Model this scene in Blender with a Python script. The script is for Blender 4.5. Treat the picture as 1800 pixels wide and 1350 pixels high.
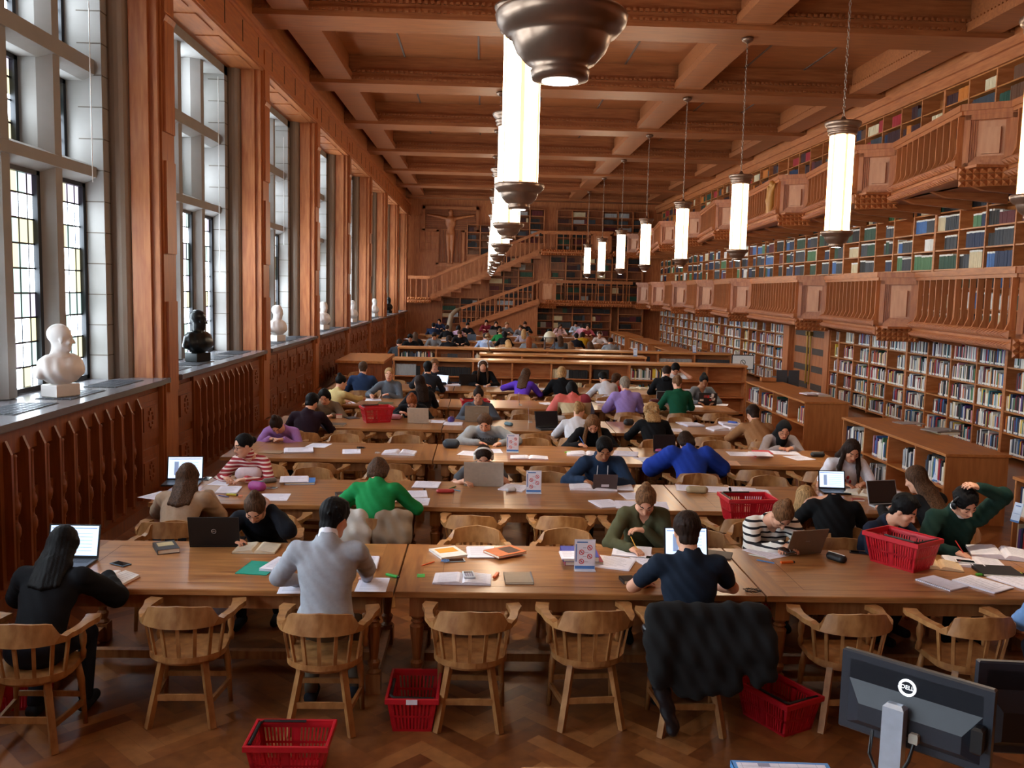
import bpy, math, random
import numpy as np
from mathutils import Matrix, Vector
for o in list(bpy.data.objects): bpy.data.objects.remove(o)
C = bpy.context.scene.collection
PI = math.pi
# ---------------------------------------------------------------- camera
CH = 2.8; FPX = 1600.0
yaw, pitch, roll = 0.03406, 0.10329, -0.02326
cy, sy, cp, sp = math.cos(yaw), math.sin(yaw), math.cos(pitch), math.sin(pitch)
_f = Vector((sy*cp, cy*cp, -sp)); _r = Vector((cy, -sy, 0)); _d = _f.cross(_r)
_r2 = math.cos(roll)*_r + math.sin(roll)*_d; _d2 = -math.sin(roll)*_r + math.cos(roll)*_d
cam = bpy.data.objects.new('camera', bpy.data.cameras.new('camera')); C.objects.link(cam)
cam.matrix_world = Matrix(((_r2.x, -_d2.x, -_f.x, 0), (_r2.y, -_d2.y, -_f.y, 0), (_r2.z, -_d2.z, -_f.z, CH), (0, 0, 0, 1)))
cam.data.sensor_width = 36; cam.data.lens = 36*FPX/1800
cam.data.clip_start = .05; cam.data.clip_end = 200
cam.data.dof.use_dof = False
bpy.context.scene.camera = cam
# ---------------------------------------------------------------- world, exposure
W = bpy.data.worlds.new('world'); bpy.context.scene.world = W; W.use_nodes = True
W.node_tree.nodes['Background'].inputs[0].default_value = (.72, .84, 1, 1)
W.node_tree.nodes['Background'].inputs[1].default_value = 1.0
vs = bpy.context.scene.view_settings
vs.view_transform = 'Standard'; vs.look = 'None'; vs.gamma = 1; vs.use_curve_mapping = False
vs.exposure = 0.68
cyc = bpy.context.scene.cycles
cyc.max_bounces = 6; cyc.diffuse_bounces = 4; cyc.glossy_bounces = 3; cyc.transparent_max_bounces = 6
cyc.sample_clamp_indirect = 4.0; cyc.caustics_reflective = False; cyc.caustics_refractive = False
cyc.use_denoising = True
LAMP_E, SPOT_E = 13.0, 120.0
BAY0, PITCH = 12.08, 5.2          # far edge of the first visible pier, bay pitch
# ---------------------------------------------------------------- helpers
def at(px, py, z=None, Y=None, X=None):
    d = _r2*(px-900) + _d2*(py-675) + _f*FPX
    if z is not None: t = (z-CH)/d.z
    elif Y is not None: t = Y/d.y
    else: t = X/d.x
    return Vector((d.x*t, d.y*t, CH+d.z*t))
def lin(c):
    if isinstance(c, str): c = tuple(int(c[i:i+2], 16)/255 for i in (0, 2, 4))
    return tuple((v/12.92 if v <= .04045 else ((v+.055)/1.055)**2.4) for v in c)+(1,)
MATS = {}
def mat(name, col, rough=.6, metal=0., emit=0., ecol=None, noise=None, spec=None, alpha=None):
    if name in MATS: return MATS[name]
    m = bpy.data.materials.new(name); m.use_nodes = True; nt = m.node_tree; b = nt.nodes['Principled BSDF']
    c = lin(col); b.inputs['Base Color'].default_value = c; b.inputs['Roughness'].default_value = rough
    b.inputs['Metallic'].default_value = metal
    if spec is not None: b.inputs['Specular IOR Level'].default_value = spec
    if emit: b.inputs['Emission Color'].default_value = lin(ecol or col); b.inputs['Emission Strength'].default_value = emit
    tc = nt.nodes.new('ShaderNodeTexCoord'); n = nt.nodes.new('ShaderNodeTexNoise'); n.inputs['Scale'].default_value = noise or 25
    nt.links.new(tc.outputs['Object'], n.inputs['Vector'])
    mx = nt.nodes.new('ShaderNodeMix'); mx.data_type = 'RGBA'; mx.inputs[6].default_value = tuple(v*.86 for v in c[:3])+(1,); mx.inputs[7].default_value = tuple(min(1, v*1.12) for v in c[:3])+(1,)
    nt.links.new(n.outputs[0], mx.inputs[0]); nt.links.new(mx.outputs[2], b.inputs['Base Color'])
    MATS[name] = m; return m
def wood(name, c1, c2, sc=(1, 9, 9), rough=.42, var=.12, coat=0.):
    if name in MATS: return MATS[name]
    m = bpy.data.materials.new(name); m.use_nodes = True; nt = m.node_tree; b = nt.nodes['Principled BSDF']; N = nt.nodes.new; K = nt.links.new
    tc = N('ShaderNodeTexCoord'); mp = N('ShaderNodeMapping'); mp.inputs['Scale'].default_value = sc; K(tc.outputs['Object'], mp.inputs[0])
    n = N('ShaderNodeTexNoise'); n.inputs['Scale'].default_value = 3; n.inputs['Detail'].default_value = 5; n.inputs['Distortion'].default_value = .15; K(mp.outputs[0], n.inputs['Vector'])
    cr = N('ShaderNodeValToRGB'); cr.color_ramp.elements[0].position = .3; cr.color_ramp.elements[1].position = .72
    cr.color_ramp.elements[0].color = lin(c1); cr.color_ramp.elements[1].color = lin(c2); K(n.outputs[0], cr.inputs[0])
    oi = N('ShaderNodeObjectInfo'); mr = N('ShaderNodeMapRange'); mr.inputs[3].default_value = 1-var; mr.inputs[4].default_value = 1+var; K(oi.outputs['Random'], mr.inputs[0])
    mul = N('ShaderNodeVectorMath'); mul.operation = 'SCALE'; K(cr.outputs[0], mul.inputs[0]); K(mr.outputs[0], mul.inputs['Scale'])
    K(mul.outputs[0], b.inputs['Base Color'])
    rr = N('ShaderNodeMapRange'); rr.inputs[3].default_value = rough-.06; rr.inputs[4].default_value = rough+.1; K(n.outputs[0], rr.inputs[0]); K(rr.outputs[0], b.inputs['Roughness'])
    b.inputs['Coat Weight'].default_value = coat; b.inputs['Coat Roughness'].default_value = .18
    MATS[name] = m; return m
OAK_V = wood('oak panelling, upright grain', '9C562E', 'BC7848', (7, 7, .8))
OAK_X = wood('oak panelling, cross grain', '9A552C', 'BA7646', (.8, 7, 7))
OAK_Y = wood('oak panelling, long grain', '9A552C', 'BA7646', (7, .8, 7))
OAK_D = wood('dark oak dado', '733A1A', '96532A', (7, 7, .8))
CEIL_X = wood('ceiling beam oak', '874C28', 'A8683C', (.6, 7, 7))
TABLE = wood('table top oak', '85502A', 'B27C48', (.9, 9, 9), rough=.3, coat=.25)
TABLE_L = wood('table leg oak', '84502B', 'A87245', (9, 9, .9))
CHAIR = wood('chair oak', '8A5A30', 'B48350', (6, 6, 3), rough=.38)
SHELF = wood('bookcase oak', 'A8602F', 'C98450', (.9, 5, 5), rough=.45)
SHELF_Y = wood('bookcase top oak', '9E5E2E', 'C07E44', (5, .9, 5), rough=.35)
BRONZE = mat('dark bronze', '8C7462', .3, .75)
BLACKP = mat('black plastic', '0C0D10', .45)
class MB:
    def __init__(s): s.v = []; s.f = []; s.mi = []; s.M = None; s.m = 0
    def add(s, vs, fs):
        b = len(s.v)
        if s.M is not None: vs = [tuple(s.M @ Vector(v)) for v in vs]
        s.v += [tuple(v) for v in vs]; s.f += [tuple(b+i for i in f) for f in fs]; s.mi += [s.m]*len(fs); return s
    def box(s, x0, x1, y0, y1, z0, z1):
        return s.add([(x0,y0,z0),(x1,y0,z0),(x1,y1,z0),(x0,y1,z0),(x0,y0,z1),(x1,y0,z1),(x1,y1,z1),(x0,y1,z1)],
                     [(3,2,1,0),(4,5,6,7),(0,1,5,4),(1,2,6,5),(2,3,7,6),(3,0,4,7)])
    def cbox(s, c, d): return s.box(c[0]-d[0]/2, c[0]+d[0]/2, c[1]-d[1]/2, c[1]+d[1]/2, c[2]-d[2]/2, c[2]+d[2]/2)
    def bevbox(s, x0, x1, y0, y1, z0, z1, e):   # box with chamfered top and bottom edges
        L = [(x0+e,x1-e,y0+e,y1-e,z0),(x0,x1,y0,y1,z0+e),(x0,x1,y0,y1,z1-e),(x0+e,x1-e,y0+e,y1-e,z1)]
        vs = [];
        for a,b,c,d,z in L: vs += [(a,c,z),(b,c,z),(b,d,z),(a,d,z)]
        fs = [(3,2,1,0),(12,13,14,15)]
        for k in range(3):
            for i in range(4): j=(i+1)%4; fs.append((k*4+i,k*4+j,k*4+4+j,k*4+4+i))
        return s.add(vs, fs)
    def pyr(s, x0, x1, y0, y1, z0, z1, inset):
        ix, iy = inset
        return s.add([(x0,y0,z0),(x1,y0,z0),(x1,y1,z0),(x0,y1,z0),(x0+ix,y0+iy,z1),(x1-ix,y0+iy,z1),(x1-ix,y1-iy,z1),(x0+ix,y1-iy,z1)],
                     [(3,2,1,0),(4,5,6,7),(0,1,5,4),(1,2,6,5),(2,3,7,6),(3,0,4,7)])
    def lathe(s, prof, c=(0,0,0), n=16):
        vs = [(c[0]+r*math.cos(2*PI*i/n), c[1]+r*math.sin(2*PI*i/n), c[2]+z) for r, z in prof for i in range(n)]
        fs = [(k*n+i, k*n+(i+1)%n, (k+1)*n+(i+1)%n, (k+1)*n+i) for k in range(len(prof)-1) for i in range(n)]
        fs += [tuple(range(n-1,-1,-1)), tuple((len(prof)-1)*n+i for i in range(n))]
        return s.add(vs, fs)
    def prism(s, poly, z0, z1):
        n = len(poly)
        return s.add([(x,y,z0) for x,y in poly]+[(x,y,z1) for x,y in poly], [tuple(range(n-1,-1,-1)), tuple(range(n,2*n))]+[(i,(i+1)%n,n+(i+1)%n,n+i) for i in range(n)])
    def tube(s, pts, r, n=8, flat=1.):
        pts = [Vector(p) for p in pts]; R = r if isinstance(r, (list, tuple)) else [r]*len(pts)
        vs = []; up = Vector((0,0,1))
        for i, p in enumerate(pts):
            t = (pts[min(i+1,len(pts)-1)]-pts[max(i-1,0)]).normalized()
            a = t.cross(up);
            if a.length < .05: a = t.cross(Vector((1,0,0)))
            a.normalize(); b = a.cross(t)
            for k in range(n): vs.append(p+a*R[i]*math.cos(2*PI*k/n)+b*R[i]*flat*math.sin(2*PI*k/n))
        fs = [(i*n+k, i*n+(k+1)%n, (i+1)*n+(k+1)%n, (i+1)*n+k) for i in range(len(pts)-1) for k in range(n)]
        fs += [tuple(range(n-1,-1,-1)), tuple((len(pts)-1)*n+k for k in range(n))]
        return s.add(vs, fs)
    def bar(s, a, b, w, h):     # square bar between two points, w across, h up
        a, b = Vector(a), Vector(b); t = (b-a).normalized(); sd = t.cross(Vector((0,0,1)))
        if sd.length < .05: sd = Vector((1,0,0))
        sd.normalize(); u = sd.cross(t).normalized(); vs = []
        for p in (a, b):
            for i, j in ((-1,-1),(1,-1),(1,1),(-1,1)): vs.append(p+sd*w/2*i+u*h/2*j)
        return s.add(vs, [(3,2,1,0),(4,5,6,7),(0,1,5,4),(1,2,6,5),(2,3,7,6),(3,0,4,7)])
    def ball(s, c, r, n=12, sc=(1,1,1)):
        pr = [(math.sin(PI*k/(n//2+0.)), -math.cos(PI*k/(n//2+0.))) for k in range(n//2+1)]
        vs = [(c[0]+sc[0]*r*max(q,.001)*math.cos(2*PI*i/n), c[1]+sc[1]*r*max(q,.001)*math.sin(2*PI*i/n), c[2]+sc[2]*r*z) for q, z in pr for i in range(n)]
        return s.add(vs, [(k*n+i, k*n+(i+1)%n, (k+1)*n+(i+1)%n, (k+1)*n+i) for k in range(n//2) for i in range(n)])
def obj(name, mb, m=None, parent=None, loc=(0,0,0), rz=0., smooth=False, mats=None, **kw):
    me = bpy.data.meshes.new(name); me.from_pydata(mb.v, [], mb.f)
    for q in (mats or [m]): me.materials.append(q)
    if mats: me.polygons.foreach_set('material_index', mb.mi)
    if smooth: me.polygons.foreach_set('use_smooth', [True]*len(me.polygons))
    me.update()
    o = bpy.data.objects.new(name, me); C.objects.link(o); o.location = loc; o.rotation_euler = (0,0,rz)
    if parent: o.parent = parent
    for k, v in kw.items(): o[k] = v
    return o
def thing(name, label, cat, loc=(0,0,0), rz=0., group=None, kind=None):
    o = bpy.data.objects.new(name, None); C.objects.link(o); o.location = loc; o.rotation_euler = (0,0,rz); o.empty_display_size = .1
    o['label'] = label; o['category'] = cat
    if group: o['group'] = group
    if kind: o['kind'] = kind
    return o
def tag(o, label, cat, group=None, kind=None):
    o['label'] = label; o['category'] = cat
    if group: o['group'] = group
    if kind: o['kind'] = kind
    return o
def struct(name, mb, m=None, **kw):
    o = obj(name, mb, m, **kw); o['kind'] = 'structure'; return o
def dup(root, loc, rz=None, label=None, group=None, parent=None, kids=None):
    r = root.copy(); C.objects.link(r); r.location = loc
    if rz is not None: r.rotation_euler = (0,0,rz)
    if label: r['label'] = label
    if group: r['group'] = group
    elif label and 'group' in r.keys() and group is not None: del r['group']
    if parent: r.parent = parent
    for ch in root.children:
        c = ch.copy(); C.objects.link(c); c.parent = r
        for g in ch.children:
            d = g.copy(); C.objects.link(d); d.parent = c
    return r
def text(s, size, m, parent, loc, rot, name='lettering', ext=.0008):
    cu = bpy.data.curves.new(name, 'FONT'); cu.body = s; cu.size = size; cu.align_x = 'CENTER'; cu.align_y = 'CENTER'; cu.extrude = ext
    t_ = bpy.data.objects.new(name, cu); C.objects.link(t_); bpy.context.view_layer.update(); me = bpy.data.meshes.new_from_object(t_.evaluated_get(bpy.context.evaluated_depsgraph_get())); bpy.data.objects.remove(t_); me.materials.clear(); me.materials.append(m)
    o = bpy.data.objects.new(name, me); C.objects.link(o); o.parent = parent; o.location = loc; o.rotation_euler = rot; return o
rnd = random.Random(7)
# ================================================================ THE ROOM
YB, YE, XL, XR, ZC = -6.0, 49.6, -4.0, 9.3, 8.07
# ---- floor: herringbone parquet blocks
def floor():
    ms = [wood('parquet block %s' % k, c1, c2, (4, 4, 4), rough=.36, var=0, coat=.15) for k, (c1, c2) in
          {'a': ('7A4724', '94592E'), 'b': ('6A3A1C', '845027'), 'c': ('8C5830', 'A46C3C'), 'd': ('5E3118', '774421')}.items()]
    mb = MB(); w, L = .115, .46; r = random.Random(3); s2 = math.sqrt(.5)
    def put(cx, cy, ang):
        x0, x1, y0, y1 = -L/2+.001, L/2-.001, -w/2+.001, w/2-.001
        c, s = math.cos(ang), math.sin(ang); P = []
        for x, y in ((x0,y0),(x1,y0),(x1,y1),(x0,y1)): P.append((cx+c*x-s*y, cy+s*x+c*y, 0))
        if P[0][1] > YE+.5 or P[0][1] < YB-.5 or cx < XL-1.4 or cx > XR+.8: return
        mb.m = r.choice((0,0,1,1,2,3)); mb.add(P, [(0,1,2,3)])
    a = PI/4
    col = XL-1
    while col < XR+1:
        y = YB-.5
        while y < 13:
            put(col, y, a)
            y += w*math.sqrt(2)
        y = YB-.5
        while y < 13:
            put(col+L*s2, y+w*s2, -a); y += w*math.sqrt(2)
        col += 2*L*s2
    mb.m = 1
    mb.add([(XL-1.2,YB,-.004),(XR+.6,YB,-.004),(XR+.6,YE,-.004),(XL-1.2,YE,-.004)], [(0,1,2,3)])
    mb.m = 0
    mb.add([(XL-1.2,13,-.001),(XR+.6,13,-.001),(XR+.6,YE,-.001),(XL-1.2,YE,-.001)], [(0,1,2,3)])
    struct('floor', mb, mats=ms)
floor()
# ---- ceiling and beams
mb = MB(); mb.box(XL-1.2, XR+.6, YB, YE+.3, ZC, ZC+.1); struct('ceiling', mb, CEIL_X)
BY = [16.83+PITCH*k for k in range(-4, 7)]
def beam(yc):
    mb = MB(); x0, x1 = XL-.1, XR+.35
    mb.box(x0, x1, yc-.33, yc+.33, 7.72, ZC)
    mb.box(x0, x1, yc-.40, yc+.40, 7.66, 7.74); mb.box(x0, x1, yc-.46, yc+.46, 7.50, 7.60); mb.box(x0, x1, yc-.42, yc+.42, 7.56, 7.68)
    mb.box(x0, x1, yc-.47, yc+.47, 7.42, 7.52)
    n = int((x1-x0)/.11)
    for i in range(n):
        x = x0+.05+i*.11
        for s in (-1, 1):
            mb.cbox((x, yc+s*.42, 7.71), (.06, .06, .05)); mb.cbox((x, yc+s*.475, 7.545), (.06, .04, .04))
    return struct('beam', mb, CEIL_X)
for y in BY: beam(y)
def long_beam(x, y0, y1, w=.62):
    mb = MB(); mb.box(x-w*.36, x+w*.36, y0, y1, 7.62, ZC); mb.box(x-w/2, x+w/2, y0, y1, 7.5, 7.66)
    for i in range(int((y1-y0)/.11)):
        for s in (-1, 1): mb.cbox((x+s*w*.4, y0+.05+i*.11, 7.69), (.05, .06, .05))
    return struct('beam', mb, CEIL_X)
seam = MB()
for a, b in zip(BY[:-1], BY[1:]):
    for x in (-3.4, 4.65, 8.75): long_beam(x, a+.4, b-.4)
    for x in (-1.9, -.2, 1.5, 3.2, 6.0, 7.4): seam.box(x-.02, x+.02, a+.33, b-.33, ZC-.012, ZC+.01)
struct('trim_1', seam, mat('grey ceiling joint', '6A5A50', .8))
# ---- left window wall
STONE = mat('window stone', '8F8B87', .85, noise=4)
PLASTER = mat('plaster reveal', '8E7F72', .8, noise=3)
JOINT = mat('stone joint', '5B5148', .9)
SILLM = mat('slate sill', '6C6A6E', .25, noise=8)
IRON = mat('black iron', '15161A', .5, .3)
def glass_mat():
    m = bpy.data.materials.new('leaded glass'); m.use_nodes = True; nt = m.node_tree; N = nt.nodes.new; K = nt.links.new
    nt.nodes.remove(nt.nodes['Principled BSDF']); out = nt.nodes['Material Output']
    tc = N('ShaderNodeTexCoord'); mp = N('ShaderNodeVectorMath'); mp.operation = 'MULTIPLY'; mp.inputs[1].default_value = (0, 1/.1875, 1/.2611); K(tc.outputs['Object'], mp.inputs[0])
    ad = N('ShaderNodeVectorMath'); ad.operation = 'ADD'; ad.inputs[1].default_value = (0, .0, -6.13); K(mp.outputs[0], ad.inputs[0])
    fl = N('ShaderNodeVectorMath'); fl.operation = 'FLOOR'; K(ad.outputs[0], fl.inputs[0])
    wn = N('ShaderNodeTexWhiteNoise'); K(fl.outputs[0], wn.inputs[0])
    cr = N('ShaderNodeValToRGB'); cr.color_ramp.interpolation = 'CONSTANT'; e = cr.color_ramp.elements
    e[0].position = 0; e[0].color = (.78,.9,1,1); e[1].position = .45; e[1].color = (.062,.058,.036,1)
    for p, c in ((.58, (.042,.06,.055,1)), (.70, (.056,.05,.064,1)), (.80, (.45,.52,.58,1))): q = e.new(p); q.color = c
    K(wn.outputs[0], cr.inputs[0])
    em = N('ShaderNodeEmission'); em.inputs[1].default_value = GLASS_E; K(cr.outputs[0], em.inputs[0]); K(em.outputs[0], out.inputs[0]); return m
GLASS_E = 15.0
GLASS = glass_mat()
Z0, ZA, ZB, ZC2, ZD, ZT = 1.6, 3.95, 4.2, 5.15, 5.45, 6.6
LIGHTS_W, MUL = .75, .38
sash0 = None
for k in range(-3, 8):
    y1 = BAY0-.48+PITCH*k-PITCH*0; y0 = y1-PITCH+.48        # between piers: y0 (near) .. y1 (far)
    ya = y0-.1+.15; g1 = y1-.32; g0 = g1-(4*LIGHTS_W+3*MUL); XG = -4.82
    n = k+4
    w = thing('window_%d' % n, 'tall stone mullioned leaded window', 'window'); w['kind'] = 'structure'; del w['label']; del w['category']
    mb = MB()
    # stone jambs, mullions, transoms
    mb.box(-5.35, -4.58, y1-.32, y1+.0, Z0-.05, ZT); mb.box(-5.35, -4.58, y0, g0, Z0-.05, ZT)
    for i in range(3):
        c = g0+LIGHTS_W*(i+1)+MUL*(i+.5)
        mb.add([(-5.3,c-.17,Z0),(-5.3,c+.17,Z0),(-4.82,c+.17,Z0),(-4.68,c+.08,Z0),(-4.68,c-.08,Z0),(-4.82,c-.17,Z0)]+[(-5.3,c-.17,ZT),(-5.3,c+.17,ZT),(-4.82,c+.17,ZT),(-4.68,c+.08,ZT),(-4.68,c-.08,ZT),(-4.82,c-.17,ZT)],
               [(0,1,2,3,4,5),(11,10,9,8,7,6)]+[(i_,i_+6,(i_+1)%6+6,(i_+1)%6) for i_ in range(6)])
    for a, b in ((ZA, ZB), (ZC2, ZD)):
        vs = [(-5.3,g0,a),(-4.8,g0,a),(-4.66,g0,a+.07),(-4.66,g0,b-.06),(-4.8,g0,b),(-5.3,g0,b)]
        mb.add(vs+[(x,g1,z) for x,_,z in vs], [(5,4,3,2,1,0),(6,7,8,9,10,11)]+[(i_,(i_+1)%6,(i_+1)%6+6,i_+6) for i_ in range(6)])
    mb.box(-5.3, -4.58, y0, y1, ZT-.18, ZT+.1)
    obj('window_frame', mb, STONE, w)
    jb = MB()
    for q in range(14):
        z = Z0+.28+q*.37; jb.box(-4.86, -4.572, y1-.324, y1-.31, z, z+.012); jb.box(-4.585, -4.575, y1-.32, y1, z, z+.012)
    obj('stone_joint', jb, JOINT, w)
    ib, lb, gb = MB(), MB(), MB()
    for i in range(4):
        a = g0+i*(LIGHTS_W+MUL)
        for za, zb in ((Z0, ZA), (ZB, ZC2), (ZD, ZT-.18)):
            o_ = 0 if za == Z0 else -.2
            for (p, q, r_, s_) in ((a,a+.07,za,zb),(a+LIGHTS_W-.07,a+LIGHTS_W,za,zb),(a,a+LIGHTS_W,za,za+.05),(a,a+LIGHTS_W,zb-.05,zb)): ib.box(-4.87+o_,-4.80+o_,p,q,r_,s_)
            gb.box(-4.862+o_,-4.856+o_,a+.05,a+LIGHTS_W-.05,za+.03,zb-.03)
            for j in range(1,4): lb.box(-4.856+o_,-4.846+o_,a+LIGHTS_W*j/4-.004,a+LIGHTS_W*j/4+.004,za,zb)
            nr = max(2, round((zb-za)/.2611))
            for j in range(1,nr): lb.box(-4.858+o_,-4.842+o_,a,a+LIGHTS_W,za+(zb-za)*j/nr-.009,za+(zb-za)*j/nr+.009)
    obj('casement', ib, IRON, w); obj('lead_came', lb, IRON, w); obj('window_pane', gb, GLASS, w)
    # sill with grilles
    sb = MB(); sb.box(-5.0, -3.93, y0-.02, y1+.02, 1.53, 1.59); sb.box(-4.9, -4.0, y0, y1, 1.5, 1.54); obj('window_sill', sb, SILLM, w)
    if k >= -2:
        gm = MB(); lm = MB()
        for j in range(4):
            c = y0+.55+j*1.12
            lm.box(-4.5,-4.12,c-.42,c+.42,1.589,1.593)
            for u in range(14): gm.bar((-4.49+.0, c-.4+u*.058, 1.597), (-4.13, c-.4+u*.058+.05, 1.597), .016, .006)
            for u in range(5): gm.box(-4.49+u*.085,-4.475+u*.085,c-.41,c+.41,1.593,1.599)
        obj('sill_vent', lm, BLACKP, w); obj('vent_grille', gm, mat('grey iron grille', '6A6D74', .4, .6), w)
    # panelled soffit
    sf = MB(); sf.box(-4.6, -3.99, y0-.02, y1+.02, ZT-.03, ZT+.1)
    for j in range(4):
        c = y0+.6+j*1.15; sf.box(-4.48,-4.12,c-.42,c+.42,ZT-.045,ZT+.01)
    obj('soffit_panel', sf, OAK_Y, w)
# piers
def raised(mb, u0, u1, z0, z1, steps=((0,.012),(.03,.03),(.06,.012),(.09,.03))):
    # stepped raised panel on a plane; local x = across, y = out of wall (towards -y)
    for ins, out in steps: mb.box(u0+ins, u1-ins, -out, .02, z0+ins, z1-ins)
for k in range(-4, 8):
    y1 = BAY0+PITCH*k; y0 = y1-.48
    mb = MB()
    mb.box(-5.3, -4.35, y0, y1, 0, ZT)
    mb.box(-4.38, XL-.03, y0, y1, 0, 7.2)
    mb.box(XL-.05, XL, y0+.03, y1-.0, 0, ZT)
    for z in (.0, 1.35, 3.1, 4.6, 5.75): mb.box(XL, XL+.035, y0+.08, y1-.06, z+.05, z+(1.2 if z else .3))
    mb.box(XL-.02, XL+.07, y0+.02, y1-.02, 0, .3)
    mb.add([(XL,y0+.06,5.9),(XL,y1-.04,5.9),(XL+.06,y1-.04,6.05),(XL+.06,y0+.06,6.05),(XL,y0+.06,6.15),(XL,y1-.04,6.15)], [(0,3,2,1),(3,4,5,2),(0,4,3),(1,2,5)])
    mb.box(-4.36, -4.02, y0-.05, y0+.01, 1.59, ZT)
    mb.box(-4.2, -4.12, y0-.09, y0, 1.59, ZT)
    struct('pillar', mb, OAK_V)
    mb = MB(); mb.box(-4.62, -4.36, y0-.035, y0, 1.59, ZT); mb.box(-4.62, -4.36, y1, y1+.03, 1.59, ZT)
    mb.lathe([(.13,1.59),(.13,ZT)], (-4.50, y0-.03, 0), 16)
    struct('pillar', mb, PLASTER)
# dado below the sills
mb = MB(); mb.box(-5.3, -4.12, YB, YE, 0, 1.53); mb.box(-5.3, -5.0, YB, YE, ZT, ZC); struct('wall_left', mb, OAK_D)
mb = MB(); mb.box(-4.3, -4.06, YB, YE, ZT, ZC)
mb.box(-4.1, -3.96, YB, YE, 6.6, 6.68); mb.box(-4.1, -3.99, YB, YE, 6.68, 7.16); mb.box(-4.1, -3.93, YB, YE, 7.16, 7.24); mb.box(-4.1,-3.97,YB,YE,7.1,7.17)
struct('wall_left', mb, OAK_Y)
mb = MB(); y = 4.
while y < 48: mb.box(-4.0, -3.985, y, y+.03, 6.72, 7.06); y += 1.04
struct('trim_2', mb, mat('dark slot', '24140C', .9))
mb = MB(); mb.box(-4.1, -3.95, YB, YE, 0, .14); struct('baseboard_left', mb, OAK_D)
SPIN = [(.012,0),(.03,.01),(.034,.03),(.018,.05),(.016,.1),(.03,.13),(.042,.17),(.04,.22),(.022,.26),(.03,.28),(.02,.3),(.02,.62),(.026,.64),(.014,.66)]
sp_hi = None
for k in range(-1, 8):
    y1 = BAY0-.48+PITCH*k; y0 = y1-PITCH+.48
    if k <= 1:
        names = {-1: 'below the sill beside the nearest table', 0: 'below the sill with the white bust nearest the camera', 1: 'below the sill with the dark bronze bust'}
        t = thing('radiator_grille', 'carved oak radiator grille '+names[k], 'grille', (-4.1, y0+.9, 0))
        L = y1-y0-1.75
        mb = MB(); mb.box(-.01,.05,0,L,1.28,1.5); mb.box(-.01,.05,0,L,.14,.3); mb.box(-.01,.05,0,L,.78,.92); mb.box(-.01,.05,-.08,0,.14,1.5); mb.box(-.01,.05,L,L+.08,.14,1.5); obj('grille_frame', mb, OAK_D, t)
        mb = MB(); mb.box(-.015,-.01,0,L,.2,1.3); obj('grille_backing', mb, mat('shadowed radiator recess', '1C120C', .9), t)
        n = 10; a0 = fin0 = None
        for i in range(n+1):
            if fin0 is None:
                mb = MB(); mb.add([(0,-.018,.2),(.12,-.018,.2),(.12,-.018,1.3),(.07,-.018,1.42),(0,-.018,1.36),(0,.018,.2),(.12,.018,.2),(.12,.018,1.3),(.07,.018,1.42),(0,.018,1.36)],
                              [(4,3,2,1,0),(5,6,7,8,9),(0,1,6,5),(1,2,7,6),(2,3,8,7),(3,4,9,8),(4,0,5,9)]); fin0 = obj('fin', mb, OAK_D, t)
            else:
                c = fin0.copy(); C.objects.link(c); c.parent = t; c.location = (0, L*i/n, 0)
            if i == n: break
            if a0 is None:
                mb = MB(); mb.lathe([(r, z) for r, z in SPIN], (0,0,0), 10); a0 = obj('spindle', mb, OAK_D, t, (.06, L*(i+.5)/n, .62), smooth=True)
                mb = MB(); mb.lathe([(r, .62-z) for r, z in SPIN][::-1], (0,0,0), 10); b0 = obj('spindle', mb, OAK_D, t, (.06, L*(i+.5)/n, .16), smooth=True)
            else:
                for s0 in (a0, b0):
                    c = s0.copy(); C.objects.link(c); c.parent = t; c.location = (.06, L*(i+.5)/n, s0.location.z)
        segs = [(y0+.06, y0+.8), (y1-.8, y1-.06)]
        rows = [(.2,.75),(.85,1.42)]
    else:
        segs = [(y0+.06+j*.94, y0+.06+j*.94+.86) for j in range(5)]; rows = [(.2,.75),(.85,1.42)]
    mb = MB(); mb.M = Matrix(((0,-1,0,-4.12),(1,0,0,0),(0,0,1,0),(0,0,0,1)))
    mb.box(y0, y1, -.02, .0, .14, 1.5)
    for a, b in segs:
        for z0, z1 in rows:
            raised(mb, a, b, z0, z1, ((0,.05),(.05,.03),(.09,.06),(.14,.09),(.19,.07)))
            c, zc = (a+b)/2, (z0+z1)/2
            for q in range(8):
                an = q*PI/4; mb.cbox((c+.07*math.cos(an), -.08, zc+.1*math.sin(an)), (.05,.05,.05))
            if k > 1:
                mb.add([(c-.12,-.07,zc),(c,-.07,zc-.2),(c+.12,-.07,zc),(c,-.07,zc+.2),(c,-.14,zc)], [(0,1,4),(1,2,4),(2,3,4),(3,0,4)])
    struct('trim_3', mb, OAK_D)
# blind cords
for k, (a, b, c) in enumerate((((100,0),(145,95),(150,320)), ((335,133),(357,218),(362,480)), ((472,240),(484,290),(486,430)))):
    Yp = 10.9+5.1*k; P = [at(*q, Y=Yp) for q in (a, b, c)]
    for p in P: p.x = max(p.x, -4.55)
    mb = MB(); mb.tube(P, .006, 5)
    tag(obj('blind_cord', mb, mat('white cord', 'E8E8E6', .6)), 'white pull cord hanging in the %s window bay' % ('nearest', 'bronze bust', 'third')[k], 'cord')
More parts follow.
